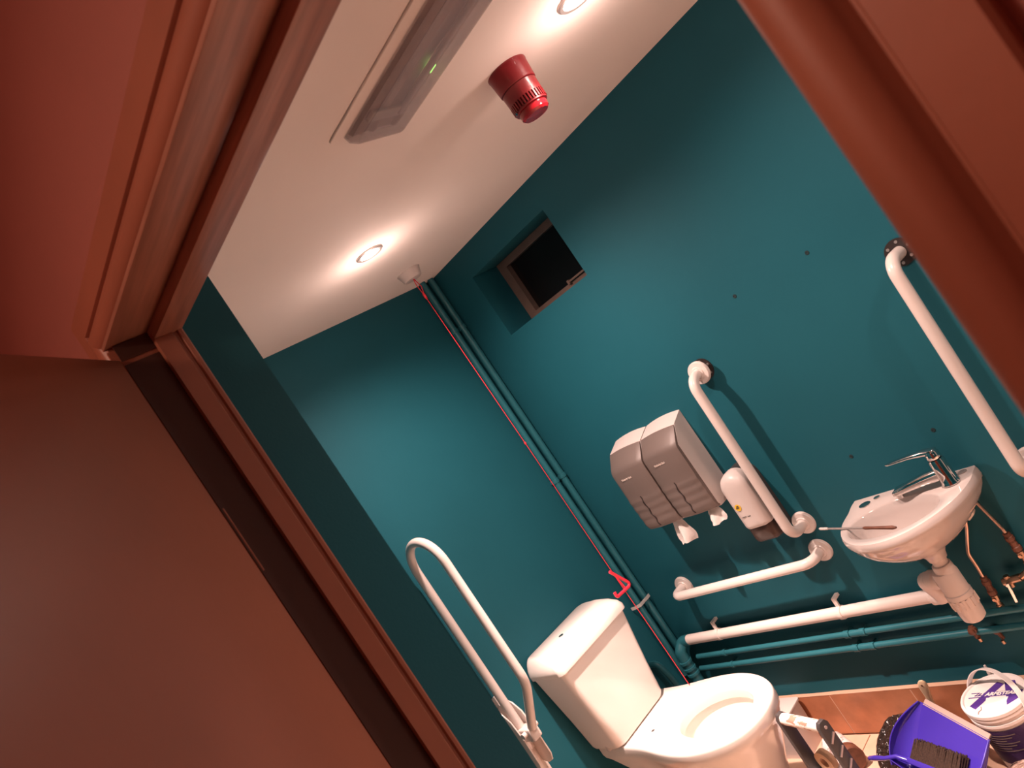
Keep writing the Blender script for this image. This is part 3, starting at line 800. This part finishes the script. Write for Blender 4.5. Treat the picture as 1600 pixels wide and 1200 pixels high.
b = B(); lathe(b, [(0.021, 0.0), (0.021, 0.003), (0.012, 0.004), (0.0, 0.0025)], (1.285, 1.93, BZ-0.119), (0, 0, 1), 20); finish('waste_ring', b, CHROME, t)
for x in (1.372,):
    b = B(); prism(b, [(-0.035, 0.0), (0.03, 0.0), (0.022, -0.045), (0.0, -0.062), (-0.02, -0.05)], (x, YB-0.002, 0.745), (1, 0, 0), (0, 0, 1), (0, -1, 0), 0.022)
    br = finish('fixing_bracket', b, CERAM, t, bevel=(0.004, 2))
    b = B(); lathe(b, [(0.011, 0), (0.010, 0.004), (0.005, 0.006), (0.0, 0.006)], (x+0.004, YB-0.024, 0.705), (0, -1, 0), 16); finish('screw', b, BRASS, br)

# mixer tap
TX, TY, TZ = 1.412, 2.0, BZ+0.004
t = thing('mixer_tap', 'chrome lever mixer tap on the right of the basin', 'tap', (TX, TY, TZ))
b = B()
lathe(b, [(0.027, 0), (0.027, 0.004), (0.0240, 0.010), (0.0230, 0.030), (0.0220, 0.072), (0.0205, 0.078), (0.0, 0.079)], (TX, TY, TZ), (0, 0, 1), 32)
finish('tap_body', b, CHROME, t)
b = B()
secs = [(0.012, 0.030, 0.015, 0.020), (-0.02, 0.032, 0.015, 0.017), (-0.05, 0.031, 0.0165, 0.016), (-0.10, 0.025, 0.0165, 0.0125), (-0.150, 0.0175, 0.016, 0.0105), (-0.160, 0.0155, 0.012, 0.006)]
loft(b, [[(TX+dx, TY+py, TZ+dz+pz) for py, pz in rrect(hy, hz, min(hy, hz)*0.7, 4)] for dx, dz, hy, hz in secs])
sp = finish('spout', b, CHROME, t)
b = B(); cyl(b, (TX-0.148, TY, TZ+0.010), (TX-0.148, TY, TZ-0.002), 0.0105, 18); finish('aerator', b, CHROME, t)
b = B()
lathe(b, [(0.0185, 0.080), (0.0195, 0.083), (0.019, 0.098), (0.014, 0.106), (0.0, 0.107)], (TX, TY, TZ), (0, 0, 1), 28)
secs = [(0.012, 0.097, 0.016, 0.008), (-0.02, 0.103, 0.0145, 0.0075), (-0.06, 0.105, 0.0115, 0.0045), (-0.105, 0.1035, 0.010, 0.003), (-0.125, 0.103, 0.0085, 0.0025), (-0.132, 0.103, 0.005, 0.0015)]
loft(b, [[(TX+dx, TY+py, TZ+dz+pz) for py, pz in rrect(hy, hz, min(hy, hz)*0.8, 4)] for dx, dz, hy, hz in secs])
finish('lever', b, CHROME, t)

# bottle trap
t = thing('bottle_trap', 'white plastic bottle trap under the wash basin', 'trap', (1.27, 1.945, 0.46))
b = B(); cyl(b, (1.29, 1.935, 0.652), (1.286, 1.936, 0.600), 0.0205, 24); finish('tailpiece', b, WPIPE, t)
b = B(); lathe(b, [(0.0205, 0.008), (0.026, 0.006), (0.0275, -0.004), (0.0275, -0.022), (0.024, -0.026)], (1.287, 1.936, 0.627), (0, 0, 1), 28); finish('collar_nut', b, WPIPE, t, angle=20)
b = B(); lathe(b, [(0.022, 0.615), (0.032, 0.612), (0.0345, 0.603), (0.0345, 0.545), (0.0365, 0.543), (0.0365, 0.530), (0.0345, 0.528), (0.0330, 0.475), (0.031, 0.459), (0.022, 0.451), (0.0, 0.449)], (1.281, 1.938, 0.0), (0, 0, 1), 32)
bt_ = finish('bottle', b, WPIPE, t)
for k in range(14):
    a = 2*PI*k/14
    b = B(); obox(b, (1.281+0.0355*math.cos(a), 1.938+0.0355*math.sin(a), 0.513), (0.0022*math.cos(a), 0.0022*math.sin(a), 0), (-0.003*math.sin(a), 0.003*math.cos(a), 0), (0, 0, 0.014)); finish('grip_rib', b, WPIPE, bt_, smooth=False)
b = B()
tube(b, fillet([(1.255, 1.945, 0.580), (1.192, 1.968, 0.580), (1.190, 2.012, 0.488), (1.150, 2.030, 0.4875)], [0.03, 0.03], 8), 0.0235, 20)
finish('outlet_elbow', b, WPIPE, t)
b = B(); lathe(b, [(0.0215, -0.016), (0.0275, -0.015), (0.0275, 0.012), (0.0225, 0.016)], (1.163, 2.030, 0.4875), (1, 0, 0), 24); finish('outlet_socket', b, WPIPE, t)
b = B(); lathe(b, [(0.0235, -0.02), (0.0275, -0.014), (0.0275, 0.010), (0.024, 0.016)], (1.228, 1.955, 0.580), Vector((-0.94, 0.34, 0)), 28); finish('outlet_nut', b, WPIPE, t, angle=20)

# supply tails with their valves
def tail(pts, rad, label, zv, x, y):
    t = thing('supply_pipe', label, 'pipe', (x, y, 0.42), 'thin copper supply tails under the basin')
    b = B(); tube(b, fillet(pts, rad, 8), 0.0052, 12); finish('pipe', b, COPPER, t)
    p = Vector(pts[-1]); d = (p-Vector(pts[-2])).normalized()
    b = B(); lathe(b, [(0.006, -0.012), (0.0095, -0.010), (0.0095, 0.0), (0.012, 0.002), (0.012, 0.012), (0.0095, 0.014), (0.0095, 0.032), (0.012, 0.034), (0.012, 0.046), (0.008, 0.048)], p, d, 12)
    finish('compression_nut', b, RUST, t, angle=20)
    b = B(); lathe(b, [(0.008, 0.048), (0.0105, 0.050), (0.0105, 0.066), (0.007, 0.068), (0.007, 0.080), (0.010, 0.081), (0.010, 0.091), (0.0, 0.092)], p, d, 12)
    cyl(b, p+d*0.058+Vector((0, -0.009, 0)), p+d*0.058+Vector((0, -0.015, 0)), 0.005, 10)
    finish('valve', b, BRASS, t, angle=20)
    return p+d*0.09
e1 = tail([(1.383, 2.030, 0.745), (1.376, 2.042, 0.722), (1.352, 2.042, 0.665), (1.312, 2.042, 0.590), (1.312, 2.042, 0.545), (1.309, 2.042, 0.500)], [0.04, 0.05, 0.05, 0.03], 'thin bent copper pipe from basin to valve, nearer the bottle trap', 0.42, 1.31, 2.042)
e2 = tail([(1.412, 2.035, 0.762), (1.415, 2.042, 0.745), (1.436, 2.042, 0.64), (1.437, 2.042, 0.615)], [0.03, 0.06], 'thin copper pipe from basin to valve, farther right of the trap', 0.5, 1.437, 2.042)
t = thing('stop_valve', 'small brass stop valve with lever at right below the basin', 'valve', (1.372, 2.03, 0.47))
b = B(); cyl(b, (1.355, 2.036, 0.487), (1.405, 2.036, 0.493), 0.011, 14); cyl(b, (1.37, 2.036, 0.470), (1.37, 2.036, 0.505), 0.008, 12); cyl(b, (1.405, 2.036, 0.493), (1.437, 2.04, 0.51), 0.0085, 12); finish('valve_body', b, BRASS, t, angle=25)
b = B(); obox(b, (1.368, 2.018, 0.462), (0.004, 0, 0), (0, 0.003, 0), (0.004, 0, 0.030)); cyl(b, (1.368, 2.036, 0.485), (1.368, 2.016, 0.485), 0.005, 10); finish('lever', b, CHROME, t, bevel=(0.001, 1))
for k, (x, z, lab) in enumerate(((1.198, 0.362, 'rusty brown pipe fitting on the lower teal pipe under the trap'), (1.243, 0.332, 'rusty brown pipe stub on the wall below the teal pipes'))):
    t = thing('pipe_fitting', lab, 'fitting', (x, 2.04, z))
    y0 = 2.024 if k == 0 else 2.045
    b = B(); lathe(b, [(0.006, 0), (0.0125, 0.002), (0.0125, 0.012), (0.009, 0.014), (0.009, 0.020), (0.004, 0.022)], (x, YB if k else 2.030, z), (0, -1, 0), 12)
    if k: cyl(b, (x, YB-0.012, z), (x+0.005, YB-0.012, z-0.028), 0.006, 12)
    else: cyl(b, (x, 2.026, z+0.012), (x, 2.026, z-0.028), 0.0075, 12)
    finish('body', b, RUST, t, angle=25)
    b = B(); cyl(b, (x+0.006, y0-0.006, z-0.026), (x+0.007, y0-0.006, z-0.036), 0.005, 10); finish('cap', b, BRASS, t)

# screwdriver lying over the basin rim
t = thing('screwdriver', 'thin grey screwdriver lying across the left rim of the basin', 'screwdriver', (1.12, 1.895, 0.825))
pa, pb = Vector((1.030, 1.917, 0.8335)), Vector((1.296, 1.842, 0.812)); d = (pb-pa).normalized()
b = B(); cyl(b, pa+d*0.03, pa+d*0.17, 0.0030, 10); finish('shaft', b, GREYM, t)
b = B(); tube(b, [pa, pa+d*0.004, pa+d*0.03, pa+d*0.034], [0.0028, 0.0042, 0.0042, 0.003], 10); finish('tip', b, WPLAS, t)
b = B(); tube(b, [pa+d*0.165, pa+d*0.172, pa+d*0.20, pa+d*0.265, pa+d*0.276], [0.003, 0.0048, 0.0042, 0.0055, 0.003], 12); finish('handle', b, RUST, t)

# ------------------------------------------------------------------ floor clutter
# white box tucked between toilet and wall
t = thing('storage_tub', 'small white plastic tub against the tiles behind the toilet', 'tub', (0.33, 1.995, 0))
b = B()
def tubr(z, s, o=0.0): return [(0.325+px*s, 1.985+py*s, z) for px, py in rrect(0.105-o, 0.055-o, 0.010, 3)]
loft(b, [tubr(0, 0.96), tubr(0.165, 1.0), tubr(0.165, 1.0, 0.004), tubr(0.006, 0.96, 0.004)]); finish('body', b, WPLAS, t)
b = B(); prism(b, [(0.325+px, 1.985+py) for px, py in rrect(0.110, 0.060, 0.012, 3)], (0, 0, 0.165), (1, 0, 0), (0, 1, 0), (0, 0, 1), 0.010); finish('lid', b, WPLAS, t, bevel=(0.002, 2))

# paint bucket
BC = Vector((1.182, 1.948, 0.0)); BR = 0.094; BH = 0.20
t = thing('paint_bucket', 'white paint bucket with purple printed lid against the skirting tiles', 'bucket', BC)
b = B(); lathe(b, [(0.078, 0), (0.0805, 0.003), (0.087, 0.155), (0.0905, 0.156), (0.0905, 0.164), (0.0875, 0.165), (0.0885, 0.176), (0.0925, 0.177), (0.0925, 0.186), (0.089, 0.187), (0.089, 0.190), (0.0, 0.190)], BC, (0, 0, 1), 48); bk = finish('tub', b, BUCK, t, angle=30)
b = B(); lathe(b, [(BR-0.003, 0.186), (BR, 0.188), (BR, 0.197), (BR-0.002, 0.2), (BR-0.008, 0.2), (BR-0.011, 0.1965), (0.0, 0.1965)], BC, (0, 0, 1), 48); ld = finish('lid', b, BUCK, t, angle=30)
b = B()
rings = []
for z, r in ((0.030, 0.0826), (0.145, 0.0876)):
    rings.append([(BC.x+r*math.cos(a), BC.y+r*math.sin(a), z) for a in [math.radians(-170+k*5) for k in range(33)]])
loft(b, rings, closed=False); bmesh.ops.solidify(b, geom=b.faces[:], thickness=0.0006); lab = finish('printed_label', b, PURPLED, bk)
# lines of small print on the label
b = B()
for q in range(7):
    z = 0.128-0.0085*q
    r = 0.0826+(z-0.03)/0.115*0.005+0.0012
    a0_, a1_ = -120, -62 - 9*(q % 3)
    ring = [[(BC.x+r*math.cos(math.radians(a)), BC.y+r*math.sin(math.radians(a)), z+dz) for dz in (0, 0.003)] for a in range(a0_, a1_, 4)]
    loft(b, ring, closed=False)
finish('printed_small_lines', b, GREYC, bk)
LZ = BC.z+0.1968
def lidpoly(name, pts, m, dz):
    ca, sa = math.cos(math.radians(2)), math.sin(math.radians(2))
    b = B(); prism(b, [(BC.x+x*ca-y*sa, BC.y+x*sa+y*ca) for x, y in pts], (0, 0, LZ-0.0002+dz), (1, 0, 0), (0, 1, 0), (0, 0, 1), 0.0003); return finish(name, b, m, ld, smooth=False)
lidpoly('printed_stripe', [(-0.060, -0.040), (-0.040, -0.056), (0.022, 0.046), (0.0, 0.058)], PURPLE, 0)
lidpoly('printed_stripe', [(0.020, 0.060), (0.050, 0.058), (0.078, -0.015), (0.046, -0.046)], PURPLE, 0)
lidpoly('printed_band', [(-0.036, -0.006), (0.079, -0.004), (0.0795, 0.014), (-0.028, 0.014)], PURPLE, 0.0004)
lidpoly('printed_panel', [(-0.016, -0.066), (0.038, -0.062), (0.044, -0.012), (-0.018, -0.010)], WHITEP, 0.0006)
text('printed_name', 'ARMSTEAD', (BC.x+0.022, BC.y+0.0045, LZ+0.0012), (1, 0.03, 0), (-0.03, 1, 0), 0.019, WHITEP, ld, 0.0003, 0.0008, 0.25, width=0.094)
b = B()
for pts in ([(-0.066, 0.012), (-0.042, 0.012), (-0.054, 0.0), (-0.034, 0.001)], [(-0.070, -0.008), (-0.030, -0.006)], [(-0.046, -0.001), (-0.036, 0.010)]):
    tube(b, [(BC.x+x, BC.y+y, LZ+0.0006) for x, y in pts], 0.0012, 6)
finish('printed_emblem', b, PURPLE, ld)
b = B()     # strap handle standing up over the lid
hd = Vector((0.90, -0.43, 0)).normalized(); hn = Vector((0.43, 0.90, 0)).normalized(); rows = []
for k in range(29):
    a = PI*k/28
    p = BC + hd*(-0.100*math.cos(a)) + Vector((0, 0, 0.172)) + (Vector((0, 0, 1))*0.93+hn*0.36)*0.094*math.sin(a)
    rad = (-hd*math.cos(a)*1.0 + (Vector((0, 0, 0.93))+hn*0.36)*math.sin(a)).normalized()
    tan = rad.cross(Vector((0, 0, 1)).cross(hd)).normalized() if False else None
    side = hd.cross(Vector((0, 0, 0.93))+hn*0.36).normalized()
    rows.append([p+side*sw*0.0085+rad*st*0.0014 for sw, st in ((-1, -1), (1, -1), (1, 1), (-1, 1))])
loft(b, rows); han = finish('handle', b, BUCK, t, angle=30)
for s in (-1, 1):
    b = B(); cyl(b, BC+hd*s*0.089+Vector((0, 0, 0.172)), BC+hd*s*0.103+Vector((0, 0, 0.172)), 0.006, 12); finish('pivot', b, BUCK, han)
b = B(); crk = [Vector((BC.x-0.022, BC.y-0.0865, LZ+0.0022)), Vector((BC.x-0.026, BC.y-0.070, LZ+0.001)), Vector((BC.x-0.020, BC.y-0.060, LZ+0.001)), Vector((BC.x-0.024, BC.y-0.048, LZ+0.001))]
tube(b, crk, 0.0013, 6); finish('lid_crack', b, RUBBER, ld)
b = B(); lathe(b, [(0.006, 0.0), (0.0065, 0.004), (0.0065, 0.20), (0.006, 0.205), (0.0045, 0.208), (0.0035, 0.226), (0.0, 0.228)], (1.150, 2.046, 0), (0, 0, 1), 16)
tag(finish('sealant_tube', b, WPLAS, loc=(1.150, 2.046, 0)), 'pale tube with thin nozzle standing behind the paint bucket', 'tube')

# black bin bag
PA = Vector((0.977, 1.925, 0.205)); E1 = Vector((0.242, -0.152, -0.024)).normalized(); E2 = Vector((-0.035, -0.100, -0.100)).normalized()
E2 = (E2 - E1*E2.dot(E1)).normalized(); PN = E2.cross(E1).normalized()
if PN.z < 0: PN = -PN
def blob(name, c, rx, ry, rz, seed, amp, m, label, cat, clamp=None, sub=5, sc=9, flat=False):
    b = B(); bmesh.ops.create_icosphere(b, subdivisions=sub, radius=1.0)
    for v in b.verts:
        p = Vector((v.co.x*rx, v.co.y*ry, v.co.z*rz))
        rid = abs(noise.noise(p*sc*3+Vector((seed, 0, 0))))*0.35 + abs(noise.noise(p*sc*7+Vector((0, seed, 0))))*0.2
        p = p*(1-rid*amp*10) + noise.noise_vector(p*sc+Vector((seed, seed, 0)))*amp
        p += Vector(c)
        p.z = max(p.z, 0.002)
        p.y = min(p.y, YB-0.045)
        if clamp:
            dd = (p-clamp[0]).dot(clamp[1])
            if dd > -0.012: p -= clamp[1]*(dd+0.012)
            p.z = max(p.z, 0.002)
        v.co = p
    return tag(finish(name, b, m, loc=(c[0], c[1], 0), angle=180, smooth=not flat), label, cat)
blob('bin_bag', (0.880, 1.885, 0.062), 0.145, 0.130, 0.105, 4.0, 0.012, BAGM, 'shiny black plastic bin bag under the blue dustpan', 'bag', (PA, PN), 5, 14)
# dustpan
t = thing('dustpan', 'blue violet plastic dustpan propped on the black bin bag', 'dustpan', PA+E2*0.1)
W_, D_ = 0.262, 0.205
def pp(u, v, n): return PA + E1*u + E2*v + PN*n
b = B()
def slab(b, pts, th, dirn):
    r0 = [Vector(p) for p in pts]; r1 = [p - dirn*th for p in r0]
    loft(b, [r0, r1])
slab(b, [pp(0, 0, 0), pp(W_, 0, 0), pp(W_-0.02, D_, 0.0), pp(0.006, D_, 0.0)], 0.0025, PN)
finish('floor_plate', b, VIOLET, t, smooth=False)
for sgn in (-1, 1):
    rows = []
    for k in range(15):
        f = k/14; v = D_*f
        fl = math.sin(PI*(0.06+0.74*f))*0.046
        hh = math.sin(PI*(0.05+0.60*f))*0.052
        ub = 0.006*f if sgn < 0 else W_-0.02*f
        row = []
        for q in range(6):
            an = PI/2*q/5
            row.append(pp(ub+sgn*fl*math.sin(an), v, hh*(1-math.cos(an))))
        row += [row[-1]-PN*0.003-E1*sgn*0.001] + [p - PN*0.0024 - E1*sgn*0.0004 for p in reversed(row[:-1])]
        rows.append(row)
    b = B(); loft(b, rows); finish('side_wall', b, VIOLET, t, angle=60)
    b = B(); tube(b, [r[5] for r in rows], 0.0026, 8); finish('rolled_edge', b, VIOLET, t)
b = B()
slab(b, [pp(0.006, D_, 0), pp(W_-0.02, D_, 0), pp(W_+0.010, D_-0.015, 0.055), pp(-0.028, D_-0.015, 0.055)], 0.0025, -E2); finish('rear_wall', b, VIOLET, t, smooth=False)
b = B(); slab(b, [pp(0.003, 0.004, 0.0006), pp(W_-0.002, 0.004, 0.0006), pp(W_-0.002, -0.014, -0.004), pp(0.003, -0.014, -0.004)], 0.003, PN)
finish('rubber_lip', b, RUBBER, t, smooth=False)
# hand brush lying in the dustpan
t = thing('hand_brush', 'blue violet hand brush with brown bristles lying in the dustpan', 'brush', pp(0.1, 0.16, 0.02))
def hb(u, v, n): return pp(u, v - 0.17*(u-0.02), n)
b = B()
for q in range(46):
    for rr in range(4):
        u = 0.026 + 0.186*q/45
        o0 = hb(u + random.uniform(-0.001, 0.001), 0.163, 0.006+0.007*rr)
        o1 = hb(u*0.98 + 0.004 + random.uniform(-0.003, 0.003), 0.103 + random.uniform(-0.003, 0.004), 0.004+0.008*rr+random.uniform(-0.001, 0.002))
        tube(b, [o0, o1], [0.0026, 0.0020], 5)
finish('bristles', b, BRIST, t)['kind'] = 'stuff'
b = B(); rings = []
for u, hv, hn_ in ((0.016, 0.004, 0.010), (0.020, 0.008, 0.014), (0.12, 0.009, 0.016), (0.208, 0.008, 0.014), (0.215, 0.004, 0.009)):
    rings.append([hb(u, 0.170+px, 0.020+pn) for px, pn in rrect(hv, hn_, 0.0035, 3)])
loft(b, rings); finish('brush_head', b, VIOLET, t)
b = B(); tube(b, [hb(0.020, 0.172, 0.026), hb(-0.01, 0.170, 0.045), hb(-0.04, 0.186, 0.058), hb(-0.08, 0.196, 0.056), hb(-0.115, 0.206, 0.050), hb(-0.122, 0.207, 0.049)], [0.008, 0.0075, 0.0065, 0.0085, 0.008, 0.004], 12); finish('handle', b, VIOLET, t)

# crumpled plastic sheet at the frame's edge
blob('plastic_sheet', (1.255, 1.775, 0.03), 0.075, 0.085, 0.085, 9.0, 0.020, SHEET, 'crumpled translucent plastic sheet between dustpan and paint bucket', 'sheet', (PA, PN))

# paint brush leaning with its pale wooden handle up
t = thing('paint_brush', 'paint brush with pale wooden handle upright behind the dustpan', 'brush', (0.985, 2.0, 0.02))
p0, p1 = Vector((0.905, 2.036, 0.004)), Vector((0.972, 1.985, 0.238))
b = B(); rings = []
for s, hx, hy in ((0.42, 0.006, 0.006), (0.5, 0.010, 0.008), (0.62, 0.0085, 0.007), (0.74, 0.0105, 0.007), (0.90, 0.0155, 0.0065), (0.97, 0.0125, 0.005), (1.0, 0.006, 0.003)):
    c = p0.lerp(p1, s); rings.append([(c.x+px, c.y+py, c.z) for px, py in rrect(hx, hy, min(hx, hy)*0.8, 3)])
loft(b, rings); hd_ = finish('handle', b, WOODH, t)
c = p0.lerp(p1, 0.93)
b = B(); lathe(b, [(0.0035, 0), (0.0035, 0.0008), (0.0, 0.0009)], (c.x, c.y-0.0058, c.z), (0, -1, 0), 12); finish('hanging_hole', b, RUST, hd_)
b = B(); prism(b, rrect(0.022, 0.009, 0.003, 2), p0.lerp(p1, 0.26), (1, 0, 0), (0, 1, 0), (0, 0, 1), 0.042); finish('ferrule', b, GREYM, t)
b = B(); prism(b, rrect(0.020, 0.008, 0.003, 2), p0.lerp(p1, 0.0), (1, 0, 0), (0, 1, 0), (0, 0, 1), 0.064); finish('bristles', b, BRIST, t)

# tool tote with splashed grip
HB = 0.405
A1 = Vector((0.734, 1.632, 0)); A2 = Vector((0.898, 1.588, 0)); ta = (A2-A1).normalized(); tn = Vector((-ta.y, ta.x, 0))
t = thing('tool_tote', 'black tool tote with paint splashed grip in front of the toilet', 'tool box', (A1+A2)/2)
b = B(); cyl(b, A1+ta*-0.004+Vector((0, 0, HB)), A2+ta*-0.008+Vector((0, 0, HB)), 0.0175, 20)
finish('grip', b, SPLASH, t)
for s, A in ((0, A1), (1, A2)):
    b = B()
    prism(b, [(-0.021, 0.03), (0.021, 0.03), (0.019, HB+0.006), (0.010, HB+0.020), (-0.010, HB+0.020), (-0.019, HB+0.006)], A+ta*(-0.012 if s == 0 else -0.006), tn, (0, 0, 1), ta, 0.016)
    po = finish('post', b, DGREY, t, bevel=(0.002, 2))
    if s:
        for k in range(5):
            z = HB-0.035-0.045*k
            b = B(); obox(b, A+ta*0.0115+Vector((0, 0, z)), ta*0.0022, tn*0.013+Vector((0, 0, 0.010)), tn*0.002-Vector((0, 0, 0.0025))); finish('rib', b, GREYM, po, smooth=False)
        b = B(); cyl(b, A+ta*0.009+Vector((0, 0, HB)), A+ta*0.013+Vector((0, 0, HB)), 0.005, 12); finish('rivet', b, GREYM, po)
b = B(); c = (A1+A2)/2
ring = lambda z, o: [tuple(c + ta*px + tn*py + Vector((0, 0, z))) for px, py in rrect(0.125-o, 0.075-o, 0.014, 3)]
loft(b, [ring(0, 0.006), ring(0.10, 0.0), ring(0.10, 0.005), ring(0.008, 0.011)]); finish('tray', b, DGREY, t)
# things carried in the tote and beside it
tc_ = (A1+A2)/2
cpt = tc_ + tn*0.016 + ta*(-0.035)
b = B(); lathe(b, [(0.040, 0.008), (0.043, 0.010), (0.046, 0.205), (0.049, 0.206), (0.049, 0.214), (0.046, 0.216), (0.0, 0.216)], cpt, (0, 0, 1), 32)
tag(finish('paint_tin', b, TINL, loc=cpt), 'paint splashed white tin standing inside the black tool tote', 'tin')
tp = cpt + Vector((0, 0, 0.2165))
b = B(); lathe(b, [(0.016, 0), (0.034, 0), (0.034, 0.022), (0.016, 0.022), (0.016, 0)], tp+Vector((0, 0, 0.0345))-tn*0.011, tn, 32, False, False)
tag(finish('tape_roll', b, TAPE, loc=tp), 'brown masking tape roll resting upright in the tool tote', 'tape')
t = thing('paint_kettle', 'paint splashed white can lying on the floor behind the tool tote', 'can', (0.615, 1.905, 0))
k0, k1 = Vector((0.545, 1.945, 0.047)), Vector((0.655, 1.865, 0.047)); kd = (k1-k0).normalized()
b = B(); lathe(b, [(0.043, 0), (0.045, 0.002), (0.045, 0.095), (0.043, 0.096)], k0, kd, 32); finish('body', b, TINL, t)
b = B(); lathe(b, [(0.045, 0.094), (0.046, 0.097), (0.046, 0.132), (0.042, 0.136), (0.0, 0.136)], k0, kd, 32); finish('cap', b, RUST, t)
